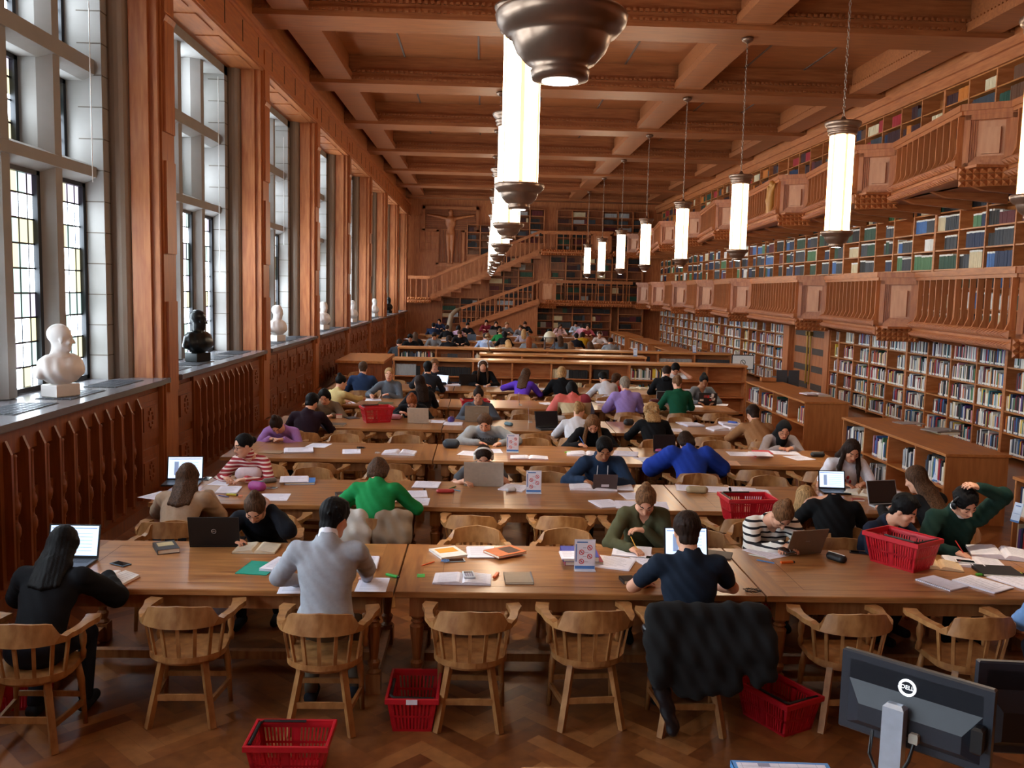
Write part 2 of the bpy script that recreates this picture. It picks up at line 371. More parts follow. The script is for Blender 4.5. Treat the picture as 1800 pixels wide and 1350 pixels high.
# ---- right wall bookshelves
mb = MB(); mb.box(9.72, 9.9, YB, YE+.3, 0, ZC); struct('wall_right', mb, OAK_V)
mb = MB(); mb.box(XR-.05, 9.75, YB, YE, 7.05, 7.25); mb.box(XR-.12, 9.75, YB, YE, 7.25, 7.42); mb.box(XR, 9.75, YB, YE, 7.42, ZC)
struct('trim_4', mb, OAK_Y)
mb = MB(); mb.box(-5.3, 9.9, YB-.2, YB, 0, ZC); struct('wall_back', mb, OAK_V)
BOOKS = []      # (x0 plane, y0, y1, z0, zspace, depth, rownote)
SW = .95
def rep(t, name, mb, m, locs, rz=0.):
    o = obj(name, mb, m, t, locs[0], rz)
    for l in locs[1:]: c = o.copy(); C.objects.link(c); c.parent = t; c.location = l
    return o
def case_unit(y0, y1, z0, zs, label, group, detail):
    """wall bookcase with open front facing -X at x = XR"""
    t = thing('wall_bookcase', label, 'bookcase', (XR, y0, z0), 0, group)
    H = zs[-1]; n = max(1, round((y1-y0)/SW)); w = (y1-y0)/n
    mb = MB(); mb.box(.36,.40,0,y1-y0,0,H); obj('back_panel', mb, SHELF_Y, t)
    rep(t, 'upright', MB().box(-.012,.36,-.0195,.0195,0,H), SHELF, [(0,i*w+(.02 if i == 0 else -.02 if i == n else 0),0) for i in range(n+1)])
    rep(t, 'shelf', MB().box(0,.36,0,y1-y0,-.014,.014), SHELF_Y, [(0,0,z) for z in zs])
    for i in range(n):
        for a, b in zip(zs[:-1], zs[1:]): BOOKS.append((y0+i*w+.022, y0+(i+1)*w-.022, z0+a+.014, b-a-.03, detail))
    return t
ZS0 = [.05,.42,.8,1.18,1.58,1.98]; DOOR = (24.0, 27.7)
k = 0; y = 8.2
while y < 47.6:
    y2 = min(y+3.8, 47.6)
    if y < DOOR[0] < y2: y2 = DOOR[0]
    if y2-y > .5: case_unit(y, y2, .05, ZS0, 'oak wall bookcase unit under the lower gallery, '+('between the camera and the iron-strapped doors' if y2 <= DOOR[0] else 'beyond the iron-strapped doors'), 'ground bookcases '+('before' if y2 <= DOOR[0] else 'beyond')+' the doors', 0)
    y = y2 if y2 != DOOR[0] else DOOR[1]
y = 9.2
while y < 48:
    case_unit(y, min(y+4.75, 48), 2.25, [.0,.38,.77,1.15,1.54,1.92,2.3,2.55], 'oak wall bookcase unit on the lower gallery', 'bookcases on the lower gallery', 1)
    case_unit(y, min(y+4.75, 48), 4.85, [0,.37,.74,1.11,1.48,1.83,2.18], 'oak wall bookcase unit on the upper gallery under the ceiling', 'bookcases on the upper gallery', 2)
    y += 4.75
# brackets under the ledge of galleries and floors of galleries
def pyramids(mb, p, q, z, s, out, n):     # row of carved pyramid points facing 'out' along p->q
    p, q, out = Vector(p), Vector(q), Vector(out); L = (q-p).length; n = max(1, round(L/s)); t = (q-p)/n
    for i in range(n):
        a = p+t*i; b = a+t; c = (a+b)/2+out*s*.8
        mb.add([(a.x,a.y,z),(b.x,b.y,z),(b.x,b.y,z+s),(a.x,a.y,z+s),(c.x,c.y,z+s/2)], [(0,1,4),(1,2,4),(2,3,4),(3,0,4)])
def balus_run(t, p, q, z0, z1, first):
    p, q = Vector(p), Vector(q); d = (q-p); L = d.length; u = d/L; out = Vector((u.y, -u.x, 0));
    if out.x > 0: out = -out
    ang = math.atan2(u.y, u.x)
    mb = MB(); mb.bar((p.x,p.y,z1-.05),(q.x,q.y,z1-.05),.16,.10); mb.bar((p.x,p.y,z1-.13),(q.x,q.y,z1-.13),.1,.06); obj('handrail', mb, OAK_Y, t)
    mb = MB(); mb.bar((p.x,p.y,z0+.05),(q.x,q.y,z0+.05),.2,.1); mb.bar((p.x,p.y,z0-.1),(q.x,q.y,z0-.1),.12,.2)
    pyramids(mb, p+out*.1, q+out*.1, z0-.03, .13, out, 0); pyramids(mb, p+out*.06, q+out*.06, z0-.2, .12, out, 0); obj('base_rail', mb, OAK_Y, t)
    n = max(2, round(L/.32))
    for i in range(n):
        c = p+u*(L*(i+.5)/n)
        b = first[0]
        if b is None:
            m2 = MB(); h = z1-z0-.24
            m2.add([(-.02,-.05,0),(.02,-.05,0),(.02,.05,0),(-.02,.05,0),(-.02,-.09,.0),(-.02,-.03,h*.15),(.02,-.03,h*.15),(.02,-.09,0)], [])
            m2.box(-.018,.018,-.045,.045,0,h); m2.add([(-.018,-.045,0),(.018,-.045,0),(.018,-.1,0),(-.018,-.1,0),(-.018,-.045,h*.16),(.018,-.045,h*.16)], [(0,1,2,3),(0,4,5,1),(3,2,5,4),(0,3,4),(1,5,2)])
            b = first[0] = obj('baluster', m2, OAK_V, t, (c.x,c.y,z0+.1), ang+(PI if out.dot(Vector((math.sin(ang),-math.cos(ang),0)))<0 else 0))
        else:
            b = b.copy(); C.objects.link(b); b.parent = t; b.location = (c.x,c.y,z0+.1)
            b.rotation_euler = (0,0,ang+(PI if out.dot(Vector((math.sin(ang),-math.cos(ang),0)))<0 else 0))
def panel(t, p, q, z0, z1, carved=False):
    """pulpit-like panel from p (near wall, near end) to q"""
    p, q = Vector(p), Vector(q); d = q-p; L = d.length; u = d/L; out = Vector((u.y,-u.x,0));
    if out.y > 0: out = -out
    M = Matrix(((u.x,-out.x,0,p.x),(u.y,-out.y,0,p.y),(0,0,1,0),(0,0,0,1)))
    mb = MB(); mb.M = M
    mb.box(-.05,L+.05,-.07,.1,z1-.1,z1); mb.box(-.02,L+.02,-.03,.1,z1-.16,z1-.1)
    mb.box(0,.09,-.02,.1,z0,z1-.16); mb.box(L-.09,L,-.02,.1,z0,z1-.16); mb.box(0,L,-.02,.1,z0,z0+.07); mb.box(0,L,-.02,.1,z1-.24,z1-.16)
    for s, o_ in ((.09,.03),(.12,.05),(.15,.07)):
        mb.box(s,s+.03,-.02+o_,.1,z0+s,z1-.16-s+.08); mb.box(L-s-.03,L-s,-.02+o_,.1,z0+s,z1-.16-s+.08); mb.box(s,L-s,-.02+o_,.1,z0+s-.02,z0+s+.02); mb.box(s,L-s,-.02+o_,.1,z1-.1-s,z1-.06-s)
    f = obj('panel_frame', mb, OAK_V, t)
    mb = MB(); mb.M = M; mb.box(.09,L-.09,.07,.12,z0+.07,z1-.2); mb.box(.24,L-.26,.0,.08,z0+.2,z1-.36); obj('raised_panel', mb, wood('pale panel oak', 'C08660', 'D09A74', (5,5,.7), var=.03), f)
    mb = MB(); mb.box(min(p.x,q.x),max(p.x,q.x)+.2,min(p.y,q.y)-.02,max(p.y,q.y)+.1,z0-.04,z0)
    for r in range(3): pyramids(mb, p+out*(.06-.03*r)-u*.03, q+out*(.06-.03*r)+u*.03, z0-.1-.1*r, .1, out, 0)
    for r in range(2): pyramids(mb, q+out*.0, q+Vector((.25,.35,0)), z0-.1-.1*r, .1, Vector((-1,0,0)), 0)
    obj('carved_corbel', mb, OAK_Y, t)
PY = [13.5, 18.3, 23.1, 29.5, 34.2, 38.7, 43.4, 47.6]
def gallery(X, z0, z1, label, PY=PY):
    t = thing('gallery', label, 'gallery')
    first = [None]; ys = [8.6]+PY
    for i, y in enumerate(PY):
        near, far = (X+.62, y-.42), (X, y)
        panel(t, near+(0,), far+(0,), z0, z1)
        prev = (X, ys[i]) if i else (X, 8.6)
        balus_run(t, prev+(0,), (X+.55, y-.45, 0), z0+.02, z1, first)
    mb = MB(); mb.box(X+.5, 9.72, YB, YE-.2, z0-.16, z0-.06)
    for i, y in enumerate(PY):
        a = ys[i]; mb.prism([(X+.1,a),(X+.62,y-.4),(X+.62,a)], z0-.16, z0-.06)
    obj('gallery_floor', mb, OAK_Y, t)
    mb = MB(); y = 0
    mb.add([(XR,y-.05,z0-.16),(XR,y+.05,z0-.16),(X+.45,y+.05,z0-.16),(X+.45,y-.05,z0-.16),(XR,y-.05,z0-.34),(XR,y+.05,z0-.34),(X+.75,y+.05,z0-.26),(X+.75,y-.05,z0-.26)],
               [(0,1,2,3),(7,6,5,4),(0,3,7,4),(1,5,6,2),(3,2,6,7)])
    rep(t, 'bracket', mb, OAK_X, [(0, 9+1.2*i, 0) for i in range(33)])
    return t
gallery(8.05, 2.24, 3.32, 'lower oak gallery with pulpit panels and balusters along the right wall')
UG = gallery(7.45, 4.86, 5.82, 'upper oak gallery with pulpit panels and balusters under the ceiling', [14.3]+PY[1:])
# ---- strapped double door
t = thing('door_1', '', ''); del t['label']; del t['category']; t['kind'] = 'structure'
mb = MB(); a, b = DOOR
mb.box(9.25,9.6,a,a+.35,0,2.24); mb.box(9.25,9.6,b-.5,b,0,2.24); mb.box(9.25,9.6,a,b,2.06,2.24); obj('door_frame', mb, OAK_V, t)
IR = mat('forged iron strap', '4A3C34', .55, .3); BRASS = mat('aged brass', '9A7A34', .35, .8)
ym = (a+.35+b-.5)/2
for s, (p, q) in enumerate(((a+.35, ym-.01), (ym+.01, b-.5))):
    mb = MB(); n = 6
    for i in range(n): mb.box(9.42,9.47,p+(q-p)*i/n+.004,p+(q-p)*(i+1)/n-.004,0,2.06)
    d = obj('door_leaf', mb, OAK_V, t)
    for z in (.25, .75, 1.25, 1.75):
        m2 = MB(); m2.box(9.405,9.43,p+.1,q-.15,z-.09,z+.09); 
        for r in range(5): m2.box(9.395,9.41,p+.1,q-.15,z-.08+r*.036,z-.07+r*.036)
        obj('hinge_strap', m2, IR, d)
    m2 = MB(); yb = ym+(-.12 if s == 0 else .12); m2.tube([(9.36,yb,.3),(9.36,yb,1.72)], .025, 8); m2.cbox((9.36,yb,1.75),(.1,.14,.12)); obj('bar_handle', m2, BRASS, d)
# ---- far wall
mb = MB(); mb.box(-5.3, 9.9, YE, YE+.3, 0, ZC)
struct('wall_front', mb, OAK_V)
def far_case(x0, x1, z0, z1, nx, nz, y=YE, d=.35, label='', group=None):
    t = thing('far_bookcase', label, 'bookcase', (x0, y, z0), 0, group)
    mb = MB(); W_ = x1-x0; H = z1-z0
    mb.box(0,W_,-.03,.0,0,H); obj('back_panel', mb, OAK_D, t)
    mb = MB()
    rep(t, 'upright', MB().box(-.03,.03,-d,-.03,0,H), OAK_V, [(W_*i/nx,0,0) for i in range(nx+1)])
    rep(t, 'shelf', MB().box(0,W_,-d+.01,-.03,-.02,.02), OAK_X, [(0,0,H*i/nz) for i in range(nz+1)])
    for i in range(nx):
        for j in range(nz): FAR.append((x0+W_*i/nx+.04, x0+W_*(i+1)/nx-.04, z0+H*j/nz+.02, H/nz-.05, y-d+.04))
    return t
FAR = []
far_case(2.75, 6.9, 0, 2.0, 4, 5, label='tall oak bookcase under the gallery on the far wall', y=YE-.4)
far_case(7.3, 8.6, 0, 2.0, 1, 5, label='narrow oak bookcase in the far right-hand corner', y=YE-.4)
far_case(-2.2, 2.7, .9, 2.3, 5, 4, label='oak bookcase behind the lower flight of stairs')
far_case(.3, 2.7, 2.35, 4.6, 3, 6, label='oak bookcase above the lower flight of stairs')
far_case(3.6, 8.6, 2.3, 4.7, 6, 6, label='oak bookcase along the far end of the lower gallery')
far_case(-.9, .5, 4.6, 6.2, 2, 4, label='small bookcase to the right of the carved crucifix')
far_case(.9, 3.2, 5.3, 7.1, 3, 5, label='oak bookcase at the head of the upper stairs')
far_case(3.9, 8.8, 4.9, 7.1, 6, 6, label='oak bookcase along the far end of the upper gallery')
t = thing('far_gallery', 'oak galleries crossing the far wall at the head of the stairs', 'gallery')
first = [None]
balus_run(t, (3.3,48.2,0), (7.9,48.2,0), 2.2, 3.36, first); panel(t, (3.85,48.1,0),(2.95,48.15,0), 2.15, 3.4)
first = [None]
balus_run(t, (3.0,48.2,0), (6.0,48.2,0), 4.85, 5.9, first); panel(t, (6.7,48.1,0),(5.6,48.1,0), 4.8, 5.95); balus_run(t, (6.8,48.2,0), (7.6,48.2,0), 4.85, 5.9, first)
mb = MB(); mb.box(2.9,9.2,48.2,YE,2.0,2.16); mb.box(2.9,9.2,48.2,YE,4.68,4.82); obj('gallery_floor', mb, OAK_X, t)
def flight(x0, z0, x1, z1, label, ya=48.25, yb=49.3):
    t = thing('staircase', label, 'staircase')
    n = 11; mb = MB()
    for i in range(n):
        a = x0+(x1-x0)*i/n; b = x0+(x1-x0)*(i+1)/n; z = z0+(z1-z0)*(i+1)/n
        mb.box(a, b+.02, ya+.08, yb, z-(z1-z0)/n-.12, z)
    obj('tread', mb, OAK_X, t)
    mb = MB(); mb.bar((x0,ya,z0+.02),(x1,ya,z1+.02),.1,.3); obj('stringer', mb, OAK_X, t)
    mb = MB(); d = (Vector((x1,0,z1))-Vector((x0,0,z0))); n2 = 42
    for i in range(n2):
        c = Vector((x0,0,z0))+d*(i+.5)/n2; mb.cbox((c.x,ya-.08,c.z-.08),(.08,.08,.08))
    obj('dentil_band', mb, OAK_X, t)
    mb = MB(); mb.bar((x0,ya,z0+1.08),(x1,ya,z1+1.08),.14,.14); obj('handrail', mb, OAK_X, t)
    nb = round(abs(x1-x0)/.24); b0 = None
    for i in range(nb):
        x = x0+(x1-x0)*(i+.5)/nb; z = z0+(z1-z0)*(i+.5)/nb
        if b0 is None: mb = MB(); mb.box(-.025,.025,-.03,.03,0,.9); b0 = obj('baluster', mb, OAK_V, t, (x,ya,z+.12))
        else: c = b0.copy(); C.objects.link(c); c.parent = t; c.location = (x,ya,z+.12)
    return t
flight(-1.2, .65, 2.95, 2.2, 'lower flight of oak stairs with baluster rail on the far wall', 47.9, 49.0)
flight(-2.75, 2.25, 3.0, 4.8, 'upper flight of oak stairs with baluster rail on the far wall')
t = thing('stair_landing', 'oak balcony landing at the foot of the upper stairs', 'landing')
mb = MB(); mb.box(-3.95,-2.7,47.6,YE,2.05,2.2); obj('landing_floor', mb, OAK_X, t)
balus_run(t, (-3.9,47.6,0), (-2.75,47.6,0), 2.2, 3.4, [None])
mb = MB(); mb.tube([(-1.15,47.9,1.75),(-1.4,47.8,1.65),(-1.62,47.6,1.4),(-1.7,47.4,1.0),(-1.7,47.3,.4),(-1.7,47.3,0)], [.09,.11,.13,.15,.16,.17], 10)
obj('newel_scroll', mb, mat('pale carved newel', '8F7A64', .5), t, smooth=True)
mb = MB(); mb.box(-1.2,2.9,49.05,49.15,0,1.0); mb.add([(-1.2,48.0,0),(2.9,48.0,0),(2.9,48.0,2.05),(-1.2,48.0,.5),(-1.2,49.1,0),(2.9,49.1,0),(2.9,49.1,2.05),(-1.2,49.1,.5)],[(0,1,2,3),(7,6,5,4),(3,2,6,7),(0,4,5,1),(0,3,7,4),(1,5,6,2)])
obj('stair_panelling', mb, OAK_V, t)
# cross-shaped crucifix relief and panelling on the far wall
mb = MB()
for i in range(5):
    for j in range(9): mb.box(-3.75+i*.3+.005,-3.75+(i+1)*.3-.005,YE-.05,YE,3.4+j*.36+.005,3.4+(j+1)*.36-.005)
struct('trim_5', mb, OAK_V)
mb = MB(); mb.box(-3.6,-2.5,YE-.08,YE-.02,2.2,4.7); mb.box(-2.2,-2.1,YE-.1,YE,0,2.2); struct('trim_6', mb, OAK_V)
t = thing('crucifix_relief', 'carved oak crucifix figure in a cross-shaped recess on the far wall', 'relief', (-1.8, YE-.02, 0))
mb = MB()
for x0, x1, z0, z1 in ((-1.5,1.5,7.0,7.15),(-1.5,-1.36,5.85,7.15),(1.36,1.5,5.85,7.15),(-1.5,-.62,5.8,5.94),(.62,1.5,5.8,5.94),(-.76,-.62,4.05,5.9),(.62,.76,4.05,5.9),(-.76,.76,3.95,4.15)): mb.box(x0,x1,-.14,0,z0,z1)
obj('cross_frame', mb, OAK_V, t)
mb = MB()
for i in range(9): mb.box(-1.35,1.35,-.04,0,5.95+i*.115,6.03+i*.115)
for i in range(8): mb.box(-.58+i*.15,-.5+i*.15,-.04,0,4.2,5.9)
obj('ribbed_ground', mb, OAK_D, t)
CRUX = t
# dark tall cupboard and armchair on the left, beyond the tables
t = thing('oak_cabinet', 'plain dark oak cabinet standing by the window wall beyond the tables', 'cabinet', (-3.25, 22.6, 0))
mb = MB(); mb.box(-.3,.78,0,2.6,0,.9); obj('cabinet_body', mb, OAK_D, t)
mb = MB(); mb.box(-.36,.84,-.06,2.66,.9,.96); obj('cabinet_top', mb, SHELF_Y, t)
mb = MB(); mb.box(-.1,.58,-.02,.0,.12,.8); obj('cabinet_door', mb, OAK_D, t)
# ================================================================ LAMPS
GLOW = mat('lamp glass', 'FFF1D8', .5, emit=LAMP_E, ecol='FFE9CB')
GLOW2 = mat('amber lamp glass strip', 'FFC98A', .5, emit=1.6, ecol='FFC37A')
def pendant():
    t = thing('pendant_lamp', 'long glass cylinder pendant lamp', 'pendant lamp')
    mb = MB(); mb.lathe([(.055,.0),(.085,.004),(.09,.03),(.082,.04),(.105,.052),(.135,.085),(.15,.12),(.15,.13),(.17,.136),(.195,.165),(.2,.19),(.192,.2),(.16,.202),(.15,.21)], (0,0,0), 28); obj('bottom_bowl', mb, BRONZE, t, smooth=True)
    mb = MB(); mb.lathe([(.055,-.002),(.04,-.004)], (0,0,0), 20); obj('downlight', mb, mat('downlight glow', 'FFFFFF', .4, emit=9), t)
    n = 40; pr = []
    mb = MB(); vs = []
    for z in (.185, 1.4):
        for i in range(n): r = .142+.006*abs(math.sin(i*PI/4)); vs.append((r*math.cos(2*PI*i/n), r*math.sin(2*PI*i/n), z))
    mb.add(vs, [(i,(i+1)%n,n+(i+1)%n,n+i) for i in range(n)]); obj('glass_shade', mb, GLOW, t)
    mb = MB()
    for i in range(6):
        a = 2*PI*i/6+.55; c, s = math.cos(a), math.sin(a); w = .016
        mb.add([(.15*c-w*s,.15*s+w*c,.19),(.15*c+w*s,.15*s-w*c,.19),(.15*c+w*s,.15*s-w*c,1.4),(.15*c-w*s,.15*s+w*c,1.4)], [(0,1,2,3)])
    obj('amber_strip', mb, GLOW2, t)
    mb = MB(); mb.lathe([(.155,1.38),(.175,1.4),(.178,1.42),(.17,1.43),(.188,1.445),(.19,1.46),(.178,1.47),(.21,1.5),(.225,1.53),(.22,1.55),(.05,1.56),(.02,1.62)], (0,0,0), 28); obj('top_cap', mb, BRONZE, t, smooth=True)
    mb = MB(); i = 0; z = 1.6
    while z < 3.9:
        a = (i%2)*PI/2; c, s = math.cos(a), math.sin(a)
        P = [(c*.014*math.cos(q), s*.014*math.cos(q), z+.03+.034*math.sin(q)) for q in [2*PI*k/8 for k in range(9)]]
        mb.tube(P, .0045, 4); z += .052; i += 1
    obj('chain', mb, BRONZE, t)
    mb = MB(); mb.lathe([(.02,3.88),(.1,3.93),(.11,3.97),(.08,3.98),(.07,3.99)], (0,0,0), 20); obj('ceiling_canopy', mb, BRONZE, t, smooth=True)
    return t
pl = pendant(); first = True
def spot(p, e=SPOT_E):
    l = bpy.data.lights.new('lamp_downlight', 'SPOT'); l.energy = e; l.color = (1, .86, .66); l.spot_size = R(54); l.spot_blend = .6; l.shadow_soft_size = .05
    o = bpy.data.objects.new('lamp_downlight', l); C.objects.link(o); o.location = (p[0], p[1], p[2]-.02)
R = math.radians
LAMPZ = 3.43
for row, xs, lst in (('middle', (.22,.27,.3,.32,.33,.34,.35,.36,.36), (2.83,7.3,11.6,16.83,22.0,27.2,32.4,37.6,42.8)), ('right', None, (2.0,7.1,11.55,16.83,22.0,27.2,32.4,37.6,42.8))):
    for i, y in enumerate(lst):
        x = xs[i] if xs else (4.4, at(1822, 370, Y=7.1).x, 4.47, 4.68, 4.75, 4.8, 4.85, 4.85, 4.85)[i]
        o_ = ('first','second','third','fourth','fifth','sixth','seventh','eighth','ninth')[i]
        if row == 'right' and i == 0: continue
        lab = 'glass cylinder pendant lamp, %s from the camera in the %s row of lamps' % (('first','second','third','fourth','fifth','sixth','seventh','eighth','ninth')[i-(row=='right')], 'central' if row == 'middle' else 'bookshelf-side')
        if first: pl.location = (x,y,LAMPZ); pl['label'] = lab; pl['group'] = 'pendant lamps'; first = False
        else: dup(pl, (x,y,LAMPZ), rz=i*.0, label=lab)
        spot((x,y,LAMPZ), SPOT_E)
# ================================================================ READING TABLES
YF = [5.97, 8.37, 10.68, 13.05, 15.6, 18.1]; TD, TH = 1.15, .76
XT = [(-3.06,-.565),(-.55,1.965),(1.98,4.5)]
def table(x0, x1, y):
    L = x1-x0
    t = thing('reading_table', 'x', 'table', ((x0+x1)/2, y, 0))
    mb = MB(); mb.bevbox(-L/2, L/2, 0, TD, TH-.045, TH, .006); top = obj('tabletop', mb, TABLE, t)
    mb = MB()
    for a, b, c, d in ((-L/2+.3,-L/2+.303,.14,TD-.14),(L/2-.303,L/2-.3,.14,TD-.14),(-L/2+.3,L/2-.3,.14,.143),(-L/2+.3,L/2-.3,TD-.143,TD-.14)): mb.box(a,b,c,d,TH,TH+.0006)
    obj('inlay_line', mb, mat('dark inlay', '5A3820', .5), top)
    e0 = obj('breadboard_end', MB().box(-.08,.08,0.001,TD-.001,TH,TH+.0004), wood('table end oak', '7C4A26', 'A06A38', (9,.9,9), rough=.32, coat=.25), top, (-L/2+.08,0,0)); e1 = e0.copy(); C.objects.link(e1); e1.parent = top; e1.location = (L/2-.08,0,0)
    mb = MB(); mb.box(-L/2+.12,L/2-.12,.09,.12,.6,TH-.04); mb.box(-L/2+.12,L/2-.12,TD-.12,TD-.09,.6,TH-.04); mb.box(-L/2+.1,-L/2+.13,.1,TD-.1,.6,TH-.04); mb.box(L/2-.13,L/2-.1,.1,TD-.1,.6,TH-.04); obj('apron', mb, TABLE_L, t)
    leg = None
    pr = [(.045,.14),(.05,.15),(.03,.17),(.042,.2),(.045,.22),(.028,.24),(.034,.3),(.046,.44),(.05,.48),(.03,.5),(.044,.515),(.03,.53),(.048,.55),(.05,.56)]
    for sx in (-1, 1):
        for yy in (.13, TD-.13):
            if leg is None:
                mb = MB(); mb.cbox((0,0,.07),(.1,.1,.14)); mb.cbox((0,0,.64),(.1,.1,.16)); mb.lathe(pr, (0,0,0), 12); leg = obj('leg', mb, TABLE_L, t, (sx*(L/2-.14),yy,0))
            else: c = leg.copy(); C.objects.link(c); c.parent = t; c.location = (sx*(L/2-.14),yy,0)
    mb = MB(); mb.box(-L/2+.11,-L/2+.17,.13,TD-.13,.05,.12); mb.box(L/2-.17,L/2-.11,.13,TD-.13,.05,.12); mb.box(-L/2+.14,L/2-.14,TD/2-.03,TD/2+.03,.05,.11); obj('stretcher', mb, TABLE_L, t)
    return t
T0 = [table(*XT[i], YF[0]) for i in range(3)]
rown = ['front', 'second', 'third', 'fourth', 'fifth', 'sixth']
for r in range(6):
    for i in range(3):
        lab = 'oak reading table of the %s row from the camera, %s' % (rown[r], ('nearest the windows','in the middle of the row','nearest the bookshelves')[i])
        if r == 0: T0[i]['label'] = lab; T0[i]['group'] = 'oak reading tables'
        else: dup(T0[i], (T0[i].location.x, YF[r], 0), label=lab, group='oak reading tables')
YFAR = [27.6, 31.2, 35.2, 39.6]
for r in range(4):
    for i in range(3): dup(T0[i], (T0[i].location.x+.3, YFAR[r], 0), label='oak reading table beyond the low bookcases, row %s' % ('just behind them','next behind','third behind','by the far wall')[r]+(' on the window side',' in the middle',' on the bookshelf side')[i], group='far reading tables')
# ================================================================ ARMCHAIRS
def chair_parts(t, merged=False):
    out = []; cur = MB()
    def put(n, mb, sm=False):
        if merged:
            b = len(cur.v); cur.v += mb.v; cur.f += [tuple(b+i for i in f) for f in mb.f]; cur.mi += mb.mi
        else: obj(n, mb, CHAIR, t, smooth=sm)
    N = 20
    mb = MB(); P = [(.23*math.cos(PI+PI*i/N)*1.03, -.02+.2*math.sin(PI+PI*i/N)) for i in range(N+1)]+[(.22,.2),(-.22,.2)]
    mb.prism(P, .425, .462); put('seat', mb)
    mb = MB(); mb.prism([(x*.86,y*.86) for x,y in P], .40, .425); put('seat_rail', mb)
    def arc(a, rx=.275, ry=.235): return (rx*math.cos(a), -.01+ry*math.sin(a))
    mb = MB(); n = 24; vs = []; w = .05
    pth = [( .27,.21,0),(.285,.15,0),(.28,.05,0)]+[arc(-PI*i/n)+(0,) for i in range(1,n)]+[(-.28,.05,0),(-.285,.15,0),(-.27,.21,0)]
    m = len(pth)
    for i, (x, y, _) in enumerate(pth):
        q = pth[min(i+1,m-1)]; p = pth[max(i-1,0)]; tx, ty = q[0]-p[0], q[1]-p[1]; l = math.hypot(tx,ty); nx, ny = -ty/l, tx/l
        hw = .045 if i < 2 or i > m-3 else .026
        u = abs(i-(m-1)/2)/((m-1)/2); hi = .0
        if u < .42: hi = .088+.02*(1-u/.42)
        elif u < .52: hi = .088*(1-(u-.42)/.10)
        zc = .665+ (.012 if u > .6 else .0)
        thin = .55 if hi > .03 else 1
        for sx, z in ((-1,zc),(1,zc),(thin,zc+.032+hi),(-thin*.2 if hi > .03 else -1,zc+.032+hi)): vs.append((x-nx*hw*sx, y-ny*hw*sx, z))
    mb.add(vs, [(i*4+k,i*4+(k+1)%4,(i+1)*4+(k+1)%4,(i+1)*4+k) for i in range(m-1) for k in range(4)]+[(3,2,1,0),((m-1)*4,(m-1)*4+1,(m-1)*4+2,(m-1)*4+3)])
    put('backrest', mb)
    sp = None
    for i in range(7):
        a = -PI*(.12+.76*i/6); x, y = arc(a); x2, y2 = x*.84, y*.86
        mb = MB(); mb.bar((x2,y2,.455),(x*.98,y,.68),.022,.014); put('spindle', mb)
    for s in (-1, 1):
        mb = MB(); mb.lathe([(.016,0),(.02,.04),(.014,.06),(.022,.1),(.024,.14),(.015,.17),(.018,.2),(.016,.22)], (s*.235,.13,.455), 8); put('arm_post', mb, True)
        mb = MB(); mb.bar((s*.13,-.13,.42),(s*.2,-.21,0),.04,.034); put('leg', mb)
        mb = MB(); mb.tube([(s*.19,.15,.42),(s*.2,.165,.3),(s*.205,.17,.22),(s*.215,.18,0)], [.018,.024,.019,.015], 8); put('leg', mb, True)
        mb = MB(); mb.bar((s*.17,-.18,.15),(s*.21,.17,.15),.02,.034); put('stretcher', mb)
    mb = MB(); mb.bar((-.165,-.175,.19),(.165,-.175,.19),.016,.04); put('stretcher', mb)
    mb = MB(); mb.bar((-.2,.168,.2),(.2,.168,.2),.016,.034); put('stretcher', mb)
    if merged: return cur
t0 = thing('armchair', 'x', 'chair'); chair_parts(t0)
mm = chair_parts(None, True)
f0 = obj('armchair', mm, CHAIR); f0.location = (0,-50,0)
CHAIRS_USED = {'n': 0, 'f': 0}
def chair(x, y, rz, label, group=None, full=True):
    if full:
        if CHAIRS_USED['n'] == 0: o = t0; o.location = (x,y,0); o.rotation_euler = (0,0,rz)
        else: o = dup(t0, (x,y,0), rz)
        CHAIRS_USED['n'] += 1
    else:
        if CHAIRS_USED['f'] == 0: o = f0; o.location = (x,y,0); o.rotation_euler = (0,0,rz)
        else: o = f0.copy(); C.objects.link(o); o.location = (x,y,0); o.rotation_euler = (0,0,rz)
        CHAIRS_USED['f'] += 1
    for k_ in ('label','category','group'):
        if k_ in o.keys(): del o[k_]
    o['label'] = label; o['category'] = 'chair'
    if group: o['group'] = group
    return o
SEATX = [-2.62,-1.84,-1.02,-.02,.74,1.45,2.42,3.22,4.02]
# ================================================================ LOW BOOKCASES
LOW = []
def low_case(x, y0, y1, W_, H, label, name='low_bookcase', ncol=4, nsh=2):
    """double-sided low bookcase running along Y, open towards -X"""
    t = thing(name, label, 'bookcase', (x, y0, 0), 0); L = y1-y0
    mb = MB(); mb.bevbox(-.02,W_+.02,-.02,L+.02,H-.035,H,.004); obj('top_board', mb, SHELF_Y, t)
    mb = MB(); mb.box(0,W_,-.0,.025,0,H-.03); mb.box(0,W_,L-.025,L,0,H-.03); mb.box(W_/2-.01,W_/2+.01,.02,L-.02,0,H-.03); obj('side_panel', mb, wood('bookcase side oak', '9A5C30', 'B5743F', (6,6,.8)), t)
    rep(t, 'divider', MB().box(0.002,W_-.002,-.012,.012,.05,H-.03), SHELF, [(0,L*i/ncol,0) for i in range(1,ncol)])
    mb = MB()
    for j in range(nsh): z = .06+j*(H-.1)/nsh; mb.box(0.001,W_-.001,0.02,L-.02,z-.012,z+.012)
    mb.box(.03,W_-.03,.02,L-.02,0,.05); obj('shelf', mb, SHELF_Y, t)
    for i in range(ncol):
        for j in range(nsh):
            z = .06+j*(H-.1)/nsh; LOW.append((x, y0+L*i/ncol+.02, y0+L*(i+1)/ncol-.02, z+.012, (H-.1)/nsh-.05))
    return t
low_case(5.78, 10.95, 14.2, .79, .9, 'low oak double bookcase with two open books on its top beside the aisle')
